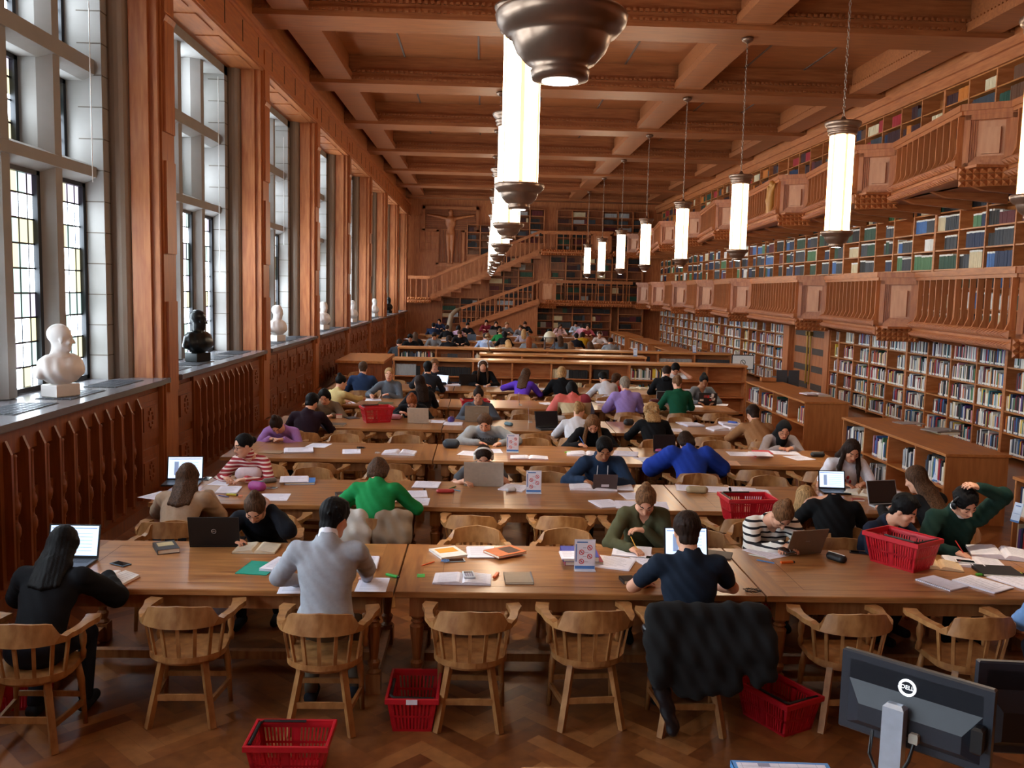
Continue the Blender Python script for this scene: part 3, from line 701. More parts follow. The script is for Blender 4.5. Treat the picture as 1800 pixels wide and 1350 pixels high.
low_case(5.88, 16.2, 19.9, .8, .9, 'low oak double bookcase with one open book and a wooden box on its top')
low_case(5.85, 7.3, 9.6, .8, .9, 'low oak bookcase cut off by the right edge of the picture', ncol=3)
low_case(6.2, 28.2, 32.4, .8, .9, 'low oak bookcase beyond the cross bookcases, nearest of the far three')
low_case(6.2, 33.8, 38.2, .8, .9, 'low oak bookcase beyond the cross bookcases, second of the far three')
low_case(6.2, 39.4, 44, .8, .9, 'low oak bookcase beyond the cross bookcases, farthest of the far three')
CROSS = []
def cross_case(x0, x1, y, D, H, ncol, nsh, label, back=None):
    t = thing('low_bookcase', label, 'bookcase', (x0, y, 0)); L = x1-x0
    mb = MB(); mb.bevbox(-.03,L+.03,-.03,D+.02,H-.05,H,.006); obj('top_board', mb, wood('cross bookcase top', 'B97A45', 'D29A62', (.9,5,5), rough=.28, coat=.3), t)
    mb = MB(); mb.box(0,L,D/2-.01,D/2+.01,0,H-.04); obj('back_panel', mb, SHELF, t)
    mb = MB()
    rep(t, 'divider', MB().box(-.02,.02,0,D,0,H-.04), SHELF, [(L*i/ncol,0,0) for i in range(ncol+1)])
    mb = MB()
    for j in range(nsh): z = .06+j*(H-.1)/nsh; mb.box(.0,L,.005,D-.005,z-.014,z+.014)
    obj('shelf', mb, SHELF, t)
    for i in range(ncol):
        for j in range(nsh): CROSS.append((x0+L*i/ncol+.03, x0+L*(i+1)/ncol-.03, y, .06+j*(H-.1)/nsh+.014, (H-.1)/nsh-.06))
cross_case(-2.0, 6.12, 20.8, .55, 1.18, 9, 3, 'long low oak bookcase crossing the room behind the sixth row of tables')
cross_case(-.03, 4.15, 22.9, .5, 1.18, 4, 3, 'short low oak bookcase between the two long cross bookcases')
cross_case(-2.27, 6.9, 24.9, .5, 1.18, 9, 3, 'farther long low oak bookcase crossing the room, with the globe on it')
# ================================================================ BOOKS
PAL = {'white': 'E9E6DE', 'black': '15171B', 'dark grey': '3A4048', 'pale grey': 'A9AEB2', 'red': 'A3202A', 'dark red': '5E1A22', 'dark blue': '1E3050', 'blue': '3E6CA6', 'dark green': '1F4A38', 'green': '4C7A52',
       'cream': 'DCCBA4', 'brown': '6A4228', 'orange': 'D07A2A', 'yellow': 'E0BE3C', 'teal': '2F7D86', 'pink': 'C98A92', 'purple': '5A3A78', 'maroon': '3B1519'}
PN = list(PAL); PMAT = [mat('book cloth '+n, PAL[n], .6, noise=9) for n in PN]; PAGE = mat('book pages', 'EDE6D4', .8)
MIX0 = ['white']*9+['black']*6+['dark grey']*4+['pale grey']*5+['red']*3+['dark red']*3+['dark blue']*3+['blue']*2+['cream']*4+['brown','orange','yellow','teal','pink','dark green','green','purple']
SET1 = ['dark grey','black','dark blue','dark green','dark grey','black','cream','dark green','dark grey','green','dark red','white','dark blue','blue']
SET2 = ['maroon','maroon','dark red','dark green','dark blue','cream','red','orange','brown','dark grey']
SETF = ['maroon','dark red','dark green','cream','black','brown','dark grey','pale grey','black','maroon']
SETC = ['black','pale grey','pale grey','dark grey','dark blue','brown','cream','black']
specs = []   # (a0,a1,front,z,h,depth,color,axis,place)
rb = random.Random(11)
def fill(a0, a1, front, z, sp, axis, place, mode, dens=.86, dmax=.2):
    if rb.random() > dens: return
    end = a0+(a1-a0)*(rb.uniform(.5, 1) if rb.random() < (.4 if mode in (0,4) else .6) else 1); p = a0+(rb.uniform(0,.1) if rb.random() < .3 else 0)
    run = 0; col = None; h = None
    while True:
        if mode == 0: th = rb.uniform(.016, .046); col = rb.choice(MIX0); h = sp*rb.uniform(.66, .93)
        else:
            if run <= 0: run = rb.randint(4, 22); col = rb.choice({1: SET1, 2: SET2, 3: SETF, 4: SETC}[mode]); h = sp*rb.uniform(.6, .88); tt = rb.uniform(.03, .055)
            th = tt; run -= 1
        if p+th > end: break
        specs.append((p, p+th-(.0015 if mode == 0 else .005), front+rb.uniform(0,.006), z, h*rb.uniform(.97,1), rb.uniform(.7, 1)*dmax, col, axis, place, mode)); p += th
for x in BOOKS: fill(x[0], x[1], XR+.02+.0, x[2], x[3], 'x', ('right wall ground level', 'lower gallery', 'upper gallery')[x[4]], x[4], (.98, .92, .8)[x[4]], .24)
for x in LOW: fill(x[1], x[2], x[0]+.05, x[3], x[4], 'x', 'low bookcase', 0, 1.1 if x[3] > .3 else .5, .24)
for x in [q for q in CROSS if q[0] < 4.1 or q[2] > 22]: fill(x[0], x[1], x[2]+.03, x[3], x[4], 'y', 'cross bookcase', 0 if rb.random() < .3 else 4, .85, .19)
for x in FAR: fill(x[0], x[1], x[4], x[2], x[3], 'y', 'far wall', 3, .85, .25)
def depth_of(s):
    x, y = (s[2], s[0]) if s[7] == 'x' else (s[0], s[2])
    v = Vector((x, y, s[3]+s[4]/2))-Vector((0,0,CH)); d = v.dot(_f); px = 900+FPX*v.dot(_r2)/d; py = 675+FPX*v.dot(_d2)/d
    return d, px, py
def score(s):
    d, px, py = depth_of(s)
    if d < 1 or px > 1790 or px < 0 or py > 1340 or py < 0: return 0
    if s[8] == 'low bookcase' and s[3] < .3: return 0
    v = s[2]/d if s[7] == 'x' else .9
    return s[4]*(s[1]-s[0])*v*FPX*FPX/d/d
order = sorted(range(len(specs)), key=lambda i: -score(specs[i]))
near = set(i for i in order[:285] if score(specs[i]) > 0)
def bbox(mb, s, grow=0):
    a0, a1, fr, z, h, dp, col, ax = s[:8]
    if ax == 'x': mb.box(fr, fr+dp, a0, a1, z, z+h)
    else: mb.box(a0, a1, fr, fr+dp, z, z+h)
wmat = PMAT[0]; stuff = MB()
for i, s in enumerate(specs):
    ci = PN.index(s[6]); a0, a1, fr, z, h, dp, col, ax, place, mode = s
    if i in near:
        t = MB(); w = a1-a0
        if ax == 'x': t.bevbox(0, dp, 0, w, 0, h, .002)
        else: t.bevbox(0, w, 0, dp, 0, h, .002)
        pl_ = place
        if place == 'right wall ground level': pl_ = 'wall shelves under the lower gallery, '+('before' if a0 < 24 else 'beyond')+' the iron-strapped doors'
        elif place == 'low bookcase': pl_ = 'low bookcase '+('nearest along the aisle' if 10 < a0 < 15 else 'with the wooden box on top' if a0 > 15 else 'at the right edge of the picture')
        elif place == 'cross bookcase': pl_ = 'long bookcase crossing the room'
        o = obj('book', t, PMAT[ci], loc=(fr, a0, z) if ax == 'x' else (a0, fr, z)); tag(o, '%s book standing on the %s' % (col, pl_), 'book', '%s books on the %s' % (col, pl_))
        if rb.random() < .8 and mode == 0:
            t = MB()
            if ax == 'x': t.box(-.0012, .0, .001, w-.001, .012, .045)
            else: t.box(.001, w-.001, -.0012, 0, .012, .045)
            obj('spine_label', t, wmat, o)
    else:
        stuff.m = ci; bbox(stuff, s)
        if (mode == 0 and rb.random() < .8) or (mode == 1 and h > .2):
            stuff.m = 0
            if mode == 0:
                if ax == 'x': stuff.box(fr-.001, fr, a0, a1, z+.01, z+.045)
                else: stuff.box(a0, a1, fr-.001, fr, z+.01, z+.045)
            else: stuff.box(fr-.002, fr+dp, a0, a1, z+h, z+h+.035)
o = obj('books', stuff, mats=PMAT); tag(o, 'books filling the remaining wall shelves, galleries and low bookcases', 'books', kind='stuff')
# ================================================================ BODIES (implicit surfaces meshed with numpy)
def V3(*a): return np.array(a, float)
def sdf_mesh(prims, vox, cuts=(), bump=None):
    lo = np.full(3, 1e9); hi = -lo
    for p in prims:
        if p[0] == 'c': a, b, r = p[1], p[2], max(p[3], p[4]); l, h = np.minimum(a, b)-r, np.maximum(a, b)+r
        elif p[0] == 'e': r = max(p[2]); l, h = p[1]-r, p[1]+r
        else: continue
        lo = np.minimum(lo, l); hi = np.maximum(hi, h)
    lo -= 3*vox; hi += 3*vox; n = np.ceil((hi-lo)/vox).astype(int)+1
    F = np.full(n, 1e3, np.float32)
    ax = [lo[i]+vox*np.arange(n[i]) for i in range(3)]
    for p in prims:
        k = p[-1]; m = k+2*vox
        if p[0] in 'c':
            a, b, ra, rb_ = p[1:5]; r = max(ra, rb_); l, h = np.minimum(a, b)-r-m, np.maximum(a, b)+r+m
        else:
            r = max(p[2]) if p[0] == 'e' else p[2]; l, h = p[1]-r-m, p[1]+r+m
        i0 = np.clip(np.floor((l-lo)/vox).astype(int), 0, n-1); i1 = np.clip(np.ceil((h-lo)/vox).astype(int)+1, 1, n)
        if (i1 <= i0).any(): continue
        sl = tuple(slice(i0[i], i1[i]) for i in range(3))
        X = ax[0][sl[0]][:, None, None]; Y = ax[1][sl[1]][None, :, None]; Z = ax[2][sl[2]][None, None, :]
        if p[0] == 'c':
            d = b-a; L2 = max(float(d@d), 1e-12); t = np.clip(((X-a[0])*d[0]+(Y-a[1])*d[1]+(Z-a[2])*d[2])/L2, 0, 1)
            D = np.sqrt((X-a[0]-t*d[0])**2+(Y-a[1]-t*d[1])**2+(Z-a[2]-t*d[2])**2)-(ra+(rb_-ra)*t)
        elif p[0] == 'e':
            c, rr, Rm = p[1], p[2], p[3]; x, y, z = X-c[0], Y-c[1], Z-c[2]
            u = [(x*Rm[0][i]+y*Rm[1][i]+z*Rm[2][i]) for i in range(3)]     # columns of Rm are the local axes
            k0 = np.sqrt((u[0]/rr[0])**2+(u[1]/rr[1])**2+(u[2]/rr[2])**2); k1 = np.sqrt((u[0]/rr[0]**2)**2+(u[1]/rr[1]**2)**2+(u[2]/rr[2]**2)**2)+1e-9
            D = k0*(k0-1)/k1
        elif p[0] == '-': D = np.sqrt((X-p[1][0])**2+(Y-p[1][1])**2+(Z-p[1][2])**2)-p[2]
        A = F[sl]
        if p[0] == '-':
            h_ = np.maximum(k-np.abs(A+D), 0)/k; F[sl] = np.maximum(A, -D)+h_*h_*k/4
        else:
            h_ = np.maximum(k-np.abs(A-D), 0)/k; F[sl] = np.minimum(A, D)-h_*h_*k/4
    X = ax[0][:, None, None]; Y = ax[1][None, :, None]; Z = ax[2][None, None, :]
    for c, nrm in cuts:      # keep the side where (p-c).n < 0
        G = (X-c[0])*nrm[0]+(Y-c[1])*nrm[1]+(Z-c[2])*nrm[2]; F = np.maximum(F, G.astype(np.float32))
    if bump is not None: F = F+bump(X, Y, Z).astype(np.float32)
    S = F < 0
    c = np.zeros(tuple(n-1), np.int8)
    for i in (0, 1):
        for j in (0, 1):
            for k in (0, 1): c += S[i:n[0]-1+i, j:n[1]-1+j, k:n[2]-1+k]
    act = (c > 0) & (c < 8); idx = -np.ones(act.shape, np.int64); I = np.argwhere(act)
    if len(I) == 0: return np.zeros((0, 3)), []
    idx[act] = np.arange(len(I))
    pos = np.zeros((len(I), 3)); cnt = np.zeros(len(I))
    cr = [(0,0,0),(1,0,0),(0,1,0),(1,1,0),(0,0,1),(1,0,1),(0,1,1),(1,1,1)]
    fv = np.stack([F[I[:,0]+a, I[:,1]+b, I[:,2]+cc] for a, b, cc in cr], 1)
    for p_, q_ in ((0,1),(2,3),(4,5),(6,7),(0,2),(1,3),(4,6),(5,7),(0,4),(1,5),(2,6),(3,7)):
        fa, fb = fv[:, p_], fv[:, q_]; mk = (fa < 0) != (fb < 0); t = np.where(mk, fa/np.where(mk, fa-fb, 1), 0)[:, None]
        P = np.array(cr[p_])+t*(np.array(cr[q_])-np.array(cr[p_])); pos += P*mk[:, None]; cnt += mk
    V = lo+(I+pos/cnt[:, None])*vox
    Q = []
    for a in range(3):
        b, cc = (a+1) % 3, (a+2) % 3
        s0 = [slice(None)]*3; s1 = [slice(None)]*3; s0[a] = slice(0, -1); s1[a] = slice(1, None)
        A, B = S[tuple(s0)], S[tuple(s1)]; E = np.argwhere(A != B)
        E = E[(E[:, b] > 0) & (E[:, cc] > 0) & (E[:, b] < n[b]-1) & (E[:, cc] < n[cc]-1)]
        if not len(E): continue
        flip = A[E[:,0], E[:,1], E[:,2]]
        def cell(db, dc):
            J = E.copy(); J[:, b] += db; J[:, cc] += dc; return idx[J[:,0], J[:,1], J[:,2]]
        q = np.stack([cell(-1,-1), cell(0,-1), cell(0,0), cell(-1,0)], 1)
        q[~flip] = q[~flip][:, ::-1]; Q.append(q)
    return V, np.concatenate(Q)
def sdf_obj(name, prims, vox, m, parent, org, cuts=(), bump=None, mats=None, pick=None):
    V, Q = sdf_mesh(prims, vox, cuts, bump)
    me = bpy.data.meshes.new(name)
    if len(V):
        me.vertices.add(len(V)); me.vertices.foreach_set('co', (V-np.array(org)).astype(np.float32).ravel())
        me.loops.add(len(Q)*4); me.loops.foreach_set('vertex_index', Q.ravel().astype(np.int32))
        me.polygons.add(len(Q)); me.polygons.foreach_set('loop_start', (np.arange(len(Q))*4).astype(np.int32)); me.polygons.foreach_set('loop_total', np.full(len(Q), 4, np.int32))
        me.polygons.foreach_set('use_smooth', np.ones(len(Q), bool))
        for q in (mats or [m]): me.materials.append(q)
        if pick is not None: me.polygons.foreach_set('material_index', pick(V[Q].mean(1)).astype(np.int32))
        me.update(calc_edges=True)
    o = bpy.data.objects.new(name, me); C.objects.link(o)
    if parent: o.parent = parent
    else: o.location = org
    return o
I3 = np.eye(3)
def rotm(fw, up):   # columns right, fwd, up
    fw = fw/np.linalg.norm(fw); rt = np.cross(fw, up); rt /= np.linalg.norm(rt); u = np.cross(rt, fw); return np.stack([rt, fw, u], 1)
def yawv(a): return np.array([math.cos(R(a)), math.sin(R(a)), 0])
def head_prims(H, M, s=1., ears=True, detail=True):
    g = lambda x, y, z: H+M@(np.array([x, y, z])*s)
    P = [('e', g(0,-.012,.028), np.array([.074,.094,.088])*s, M, .02), ('e', g(0,.022,-.035), np.array([.058,.068,.08])*s, M, .03),
         ('e', g(0,.05,-.095), np.array([.03,.03,.022])*s, M, .03), ('c', g(-.045,.0,-.06), g(-.02,.055,-.095), .018*s, .016*s, .03), ('c', g(.045,.0,-.06), g(.02,.055,-.095), .018*s, .016*s, .03)]
    if detail:
        P += [('c', g(0,.083,.012), g(0,.106,-.032), .0075*s, .0125*s, .012), ('e', g(-.013,.092,-.036), np.array([.009,.009,.008])*s, M, .008), ('e', g(.013,.092,-.036), np.array([.009,.009,.008])*s, M, .008),
              ('c', g(-.036,.07,.027), g(-.012,.083,.025), .009*s, .008*s, .012), ('c', g(.036,.07,.027), g(.012,.083,.025), .009*s, .008*s, .012),
              ('e', g(-.042,.058,-.028), np.array([.02,.018,.018])*s, M, .02), ('e', g(.042,.058,-.028), np.array([.02,.018,.018])*s, M, .02),
              ('-', g(-.031,.097,.004), .017*s, .012), ('-', g(.031,.097,.004), .017*s, .012),
              ('e', g(-.031,.072,.003), np.array([.017,.013,.011])*s, M, .006), ('e', g(.031,.072,.003), np.array([.017,.013,.011])*s, M, .006),
              ('c', g(-.017,.08,-.06), g(.017,.08,-.06), .0065*s, .0065*s, .008), ('c', g(-.014,.078,-.069), g(.014,.078,-.069), .007*s, .007*s, .006)]
    if ears: P += [('e', g(sx*.075,-.004,-.006), np.array([.01,.02,.031])*s, M, .01) for sx in (-1, 1)]
    return P
def hand_prims(wr, d, n_, s, vox, curl=.45, spread=1.):
    """hand from wrist wr, pointing d, palm normal n_, side s = +1 if thumb towards +side"""
    d = d/np.linalg.norm(d); n_ = n_-d*(n_@d); n_ /= np.linalg.norm(n_); sd = np.cross(n_, d)*s
    pal = wr+d*.05; fr = max(.0085, .62*vox); P = [('c', wr, wr+d*.03, .025, .024, .02)]
    for q in (-.026, -.009, .009, .026): P.append(('c', wr+d*.02+sd*q*.7, wr+d*.085+sd*q, .015, .0125, .012))
    for q, L in ((.03, .070), (.011, .08), (-.009, .075), (-.028, .058)):
        b = wr+d*.085+sd*q*spread; d1 = d*math.cos(curl*.6)+n_*math.sin(curl*.6)+sd*q*2*(spread-1); m_ = b+d1*L*.5; d2 = d*math.cos(curl*1.9)+n_*math.sin(curl*1.9)
        m2 = m_+d2*L*.32; d3 = d*math.cos(curl*2.8)+n_*math.sin(curl*2.8)
        P += [('c', b, m_, fr, fr*.95, .004), ('c', m_, m2, fr*.95, fr*.88, .003), ('c', m2, m2+d3*L*.25, fr*.88, fr*.78, .003)]
    tb = wr+d*.025+sd*.028; t1 = tb+(d*.55+sd*.7+n_*.35)*.038; P += [('c', tb, t1, .013, fr*1.1, .01), ('c', t1, t1+(d*.85+sd*.15+n_*.4)*.034, fr*1.1, fr*.85, .003)]
    return P
SKIN = {k: mat('skin '+k, c, .5, noise=14) for k, c in {'fair': 'D9A083', 'warm': 'C98C6C', 'tan': 'A8704E', 'dark': '5E3A28'}.items()}
LIP = mat('lips', 'B0605A', .5); BROW = mat('eyebrow hair', '3A281E', .8); EYEM = mat('eye', '241A18', .25)
HAIRC = {'black': '0E0C0D', 'dark brown': '2A1B14', 'brown': '4A3222', 'light brown': '755236', 'blond': 'A88358', 'pale blond': 'BFA078', 'red': '8A4A26', 'grey': '8A7E70'}
def hairm(c):
    n = 'hair '+c
    if n in MATS: return MATS[n]
    m = mat(n, HAIRC[c], .62, noise=60, spec=.14); nt = m.node_tree; N = nt.nodes.new; K = nt.links.new; b = nt.nodes['Principled BSDF']
    tc = N('ShaderNodeTexCoord'); mp = N('ShaderNodeMapping'); mp.inputs['Scale'].default_value = (120, 120, 14); K(tc.outputs['Object'], mp.inputs[0]); no = N('ShaderNodeTexNoise'); no.inputs['Scale'].default_value = 1; no.inputs['Detail'].default_value = 3; K(mp.outputs[0], no.inputs['Vector'])
    cr = N('ShaderNodeValToRGB'); q = lin(HAIRC[c]); cr.color_ramp.elements[0].position = .35; cr.color_ramp.elements[1].position = .68; cr.color_ramp.elements[0].color = tuple(v*.45 for v in q[:3])+(1,); cr.color_ramp.elements[1].color = tuple(min(1, v*1.5+.001) for v in q[:3])+(1,)
    K(no.outputs[0], cr.inputs[0]); K(cr.outputs[0], b.inputs['Base Color']); bp = N('ShaderNodeBump'); bp.inputs['Strength'].default_value = .5; bp.inputs['Distance'].default_value = .004; K(no.outputs[0], bp.inputs['Height']); K(bp.outputs[0], b.inputs['Normal']); return m
def cloth(col, name=None): return mat(name or 'cloth '+col, col, .85, noise=40, spec=.2)
def stripes(name, c1, c2, sc, frac):
    if name in MATS: return MATS[name]
    m = bpy.data.materials.new(name); m.use_nodes = True; nt = m.node_tree; b = nt.nodes['Principled BSDF']; N = nt.nodes.new; K = nt.links.new
    tc = N('ShaderNodeTexCoord'); s = N('ShaderNodeSeparateXYZ'); K(tc.outputs['Object'], s.inputs[0])
    w = N('ShaderNodeMath'); w.operation = 'MULTIPLY'; w.inputs[1].default_value = sc; K(s.outputs[2], w.inputs[0]); f = N('ShaderNodeMath'); f.operation = 'FRACT'; K(w.outputs[0], f.inputs[0])
    g = N('ShaderNodeMath'); g.operation = 'GREATER_THAN'; g.inputs[1].default_value = frac; K(f.outputs[0], g.inputs[0])
    mx = N('ShaderNodeMix'); mx.data_type = 'RGBA'; mx.inputs[6].default_value = lin(c1); mx.inputs[7].default_value = lin(c2); K(g.outputs[0], mx.inputs[0]); K(mx.outputs[2], b.inputs['Base Color']); b.inputs['Roughness'].default_value = .85
    MATS[name] = m; return m
def ik(S, T, l1, l2, pole):
    d = T-S; L = np.linalg.norm(d)
    if L > (l1+l2)*.995: T = S+d/L*(l1+l2)*.995; d = T-S; L = np.linalg.norm(d)
    if L < abs(l1-l2)*1.05+.02: L = abs(l1-l2)*1.05+.02
    u = d/np.linalg.norm(d); a = (l1*l1-l2*l2+L*L)/(2*L); h = math.sqrt(max(l1*l1-a*a, 0)); p = pole-u*(pole@u); p /= np.linalg.norm(p)+1e-9
    return S+u*a+p*h, T
PEOPLE = []
def person(label, px, py, Yh, side='N', yaw=0, hy=0, hp=38, hr=0, hl=(.16,.30,.80), hr_=(.14,.33,.80), el=None, er=None, skin='fair', hair='short', hc='dark brown',
           top='3A3A40', sleeve=1., topm=None, legs='20242E', vox=None, w=1., neck='crew', extra=(), hx=None, lowz=None, curl=(.5,.5), nocol=False, puff=.0, group=None, noff=None):
    """px, py: where the head's centre stands at distance Yh; side N sits on the near side of a table (back to the camera), F on the far side"""
    Hb = at(px, py, Y=Yh); H = np.array(Hb); vox = vox or float(np.clip(.00098*Yh, .0065, .032)); det = Yh < 21
    base = 90 if side == 'N' else -90
    f = yawv(base+yaw); up = V3(0,0,1); r = np.cross(f, up); fine = vox < .013
    hf = yawv(base+yaw+hy); p_ = R(hp); fw = hf*math.cos(p_)-up*math.sin(p_); hu = up*math.cos(p_)+hf*math.sin(p_)
    rt = np.cross(fw, hu); hu = hu*math.cos(R(hr))+rt*math.sin(R(hr)); M = rotm(fw, hu)
    nk = H+M@V3(0,-.03,-.085)
    N_ = nk-f*(.03+.05*math.sin(p_))*w-up*.062
    if noff: N_ = H+r*noff[0]+f*noff[1]+up*noff[2]
    SL = .50; pz = .56; dz = N_[2]-pz; dz = min(dz, SL*.99); fy = math.sqrt(SL*SL-dz*dz); Pv = N_-f*fy; Pv = V3(Pv[0], Pv[1], N_[2]-dz)
    if lowz: Pv[2] = lowz
    sp_ = (N_-Pv)/np.linalg.norm(N_-Pv); bf = np.cross(up, r); bf = f-sp_*(f@sp_); bf /= np.linalg.norm(bf); BM = np.stack([r, bf, sp_], 1)
    org = V3(Pv[0], Pv[1], 0.)
    t = thing('person', label, 'person', tuple(org), 0, group)
    S0 = N_-sp_*.055; sw = .168*w
    SH = {-1: S0-r*sw+bf*.015, 1: S0+r*sw+bf*.015}
    HD = {}
    for s, hd, po, cu in ((-1, hl, el, curl[0]), (1, hr_, er, curl[1])):
        T = H+M@V3(*hd[1:]) if hd[0] == 'H' else V3(N_[0], N_[1], 0)+r*s*hd[0]+f*hd[1]+up*hd[2]
        pole = (r*s*.75-up*.55-f*.35) if po is None else (r*s*po[0]+f*po[1]+up*po[2])
        E, T = ik(SH[s], T, .285, .25, pole); HD[s] = (E, T, cu)
    body = head_prims(H, M, 1., ears=(hair in ('short','bun','tied','tail','bald','curlyshort')), detail=det and vox < .02)
    body += [('c', nk+M@V3(0,.012,.03), N_+bf*.01, .052*w, .056*w, .03), ('c', N_, S0-r*.12*w, .045, .045, .04), ('c', N_, S0+r*.12*w, .045, .045, .04),
             ('e', N_-sp_*.16, np.array([.14*w,.072,.15]), BM, .03), ('c', N_-sp_*.12, Pv+sp_*.08, .07, .085, .03), ('e', Pv, np.array([.14,.10,.1]), BM, .03)]
    tops = [('c', N_-sp_*.02, S0-r*.12*w, .052, .058, .05), ('c', N_-sp_*.02, S0+r*.12*w, .052, .058, .05), ('e', N_-sp_*.17, np.array([.168*w,.112,.17]), BM, .05),
            ('e', N_-sp_*.34, np.array([.145*w,.112+.0*w,.16]), BM, .06), ('e', Pv+sp_*.03, np.array([.165*w,.13,.12]), BM, .05)]
    for s in (-1, 1):
        E, T, cu = HD[s]; fd = (T-E)/np.linalg.norm(T-E)
        body += [('c', SH[s], E, .043*w, .036*w, .02), ('c', E, E+(T-E)*.35, .036*w, .035*w, .01), ('c', E+(T-E)*.35, T, .035*w, .023, .01)]
        pn = V3(0,0,-1) if T[2] < .95 else (H-T)/np.linalg.norm(H-T)
        hd_dir = fd if T[2] >= .95 else fd*V3(1,1,.25)+V3(0,0,-.08)
        side_in = np.cross(pn, hd_dir)@(-r*s); body += hand_prims(T, hd_dir, pn, 1 if side_in > 0 else -1, vox, cu)
        ex = .014+puff
        if sleeve > .5: e2 = E+(T-E)*(1. if sleeve >= 1 else (sleeve-.5)*2); tops += [('c', SH[s], E, .052*w+ex*.8, .044+ex, .04), ('c', E, e2, .043+ex, .03+ex*.7, .03)]
        else: e2 = SH[s]+(E-SH[s])*(sleeve*2); tops += [('c', SH[s], e2, .058*w+ex*.5, .052+ex*.5, .03)]
    kn = {}
    trous = [('e', Pv-sp_*.02, np.array([.168,.125,.11]), BM, .04)]
    for s in (-1, 1):
        hp_ = Pv+r*s*.09-up*.01; K_ = V3(hp_[0], hp_[1], .50)+f*.42+r*s*.05; A_ = V3(K_[0], K_[1], .10)-f*(.06 if s > 0 else .16)
        body += [('c', hp_, K_, .07, .05, .02), ('c', K_, A_, .045, .035, .02)]
        trous += [('c', hp_, K_, .085, .06, .03), ('c', K_, A_, .06, .045, .02)]; kn[s] = A_
    body = [p if p[0] != 'x' else p for p in body]
    sm, lm_, bm_ = SKIN[skin], LIP, BROW
    def pick(c):
        q = (c-H)@M; o_ = np.zeros(len(c), int)
        o_[(np.abs(q[:,0]) < .021) & (np.abs(q[:,2]+.065) < .0085) & (q[:,1] > .074)] = 1
        o_[(np.abs(np.abs(q[:,0])-.031) < .018) & (np.abs(q[:,2]-.031) < .0055) & (q[:,1] > .058)] = 2
        return o_
    sdf_obj('body', body, vox, sm, t, org, mats=[sm, lm_, bm_ if hc not in ('blond','pale blond','grey','red') else hairm('light brown')], pick=pick if det else None)
    tm = topm or cloth(top)
    nr = {'crew': .066, 'v': .075, 'wide': .092, 'high': .0, 'shirt': .062}[neck]
    cuts = []
    if nr:
        tops.append(('c', N_-sp_*.01, N_+sp_*.022+bf*.008, .074*w, .067*w, .03))
        for q in range(4): tops.append(('-', N_+bf*.024+sp_*(.056+.035*q)+bf*(.016*q), nr*w, .01))
        if neck in ('v', 'wide'): tops += [('-', N_+bf*(.085)-sp_*.03, .055, .02), ('-', N_+bf*(.105)-sp_*.085, .03, .02)]
    else: tops += [('c', N_, nk-up*.01, .064*w, .062*w, .02)]
    ph = (px*.37) % 6.28
    def wr(X, Y_, Z): return .0035*np.sin(X*31+Z*22+ph)*np.sin(Y_*27-Z*17+ph)+.0022*np.sin(X*67-Y_*41+Z*73+ph*2)
    sh = sdf_obj('top', tops, vox, tm, t, org, bump=wr)
    if det: sdf_obj('trousers', trous, max(vox, .012), cloth(legs), t, org)
    if det and Yh < 15:
        for s in (-1, 1):
          A_ = kn[s]; shp = [('c', A_-up*.05-f*.03, A_-up*.055+f*.14, .045, .038, .02)]
          sdf_obj('shoe', shp, .014, cloth('1C1E24' if side == 'F' else '2A3038'), t, org, cuts=[(V3(0,0,.004), V3(0,0,-1.))])
    # hair
    hm = hairm(hc); g = lambda x, y, z: H+M@V3(x, y, z); hvx = max(vox*.95, .0065)
    cap = [('e', g(0,-.016,.036), np.array([.085,.1,.093]), M, .015)]; hc_ = []
    fcut = (g(0,.062,.05), M@(V3(0,.86,-.5)/1.0))
    low = (g(0,0,-.06), M@V3(0,.3,-.95))
    ph2 = px*.13
    def hb(X, Y_, Z):
        q0 = (X-H[0])*M[0][0]+(Y_-H[1])*M[1][0]+(Z-H[2])*M[2][0]; q1 = (X-H[0])*M[0][1]+(Y_-H[1])*M[1][1]+(Z-H[2])*M[2][1]; return .0011*np.sin(q0*230+ph2+q1*90)+.0012*np.sin(q1*150-q0*120)*np.sin(q0*80+ph2)
    if hair in ('short', 'curlyshort'):
        cap += [('e', g(0,.045,.085), np.array([.06,.05,.032]), M, .02), ('e', g(.02,.0,.112), np.array([.05,.06,.022]), M, .02), ('e', g(0,-.055,-.045), np.array([.064,.046,.062]), M, .02), ('e', g(0,-.02,.05), np.array([.088,.104,.092]), M, .02)]
        fcut = (g(0,.066,.046), M@V3(0,.62,-.78)); hc_ = [low]
        if fine:
            rr = random.Random(px)
            for q in range(44):
                a1 = rr.uniform(0, 2*PI); z1 = rr.uniform(-.1, 1); v = V3(math.cos(a1)*math.sqrt(1-z1*z1)*.08, math.sin(a1)*math.sqrt(1-z1*z1)*.096-.012, z1*.088+.036)
                if v[1] > .045 and v[2] < .085: continue
                sw_ = V3(rr.uniform(-.02,.02), rr.uniform(-.02,.01), rr.uniform(-.018,.006)); cap.append(('c', g(*v), g(*(v*1.06+sw_)), .016, .007, .008))
    elif hair in ('bun', 'tied', 'tail'):
        hc_ = [low]; by = {'bun': (0,-.06,.125), 'tied': (0,-.115,.02), 'tail': (0,-.11,.07)}[hair]
        cap += [('e', g(*by), np.array([.04,.04,.036]), M, .015)]
        if hair == 'tail':
            p0 = np.array(by); b_ = g(*by)
            cap += [('c', b_, b_-up*.09-f*.03, .034, .032, .02), ('c', b_-up*.09-f*.03, b_-up*.22-f*.01, .032, .016, .02)]
    elif hair == 'hang':
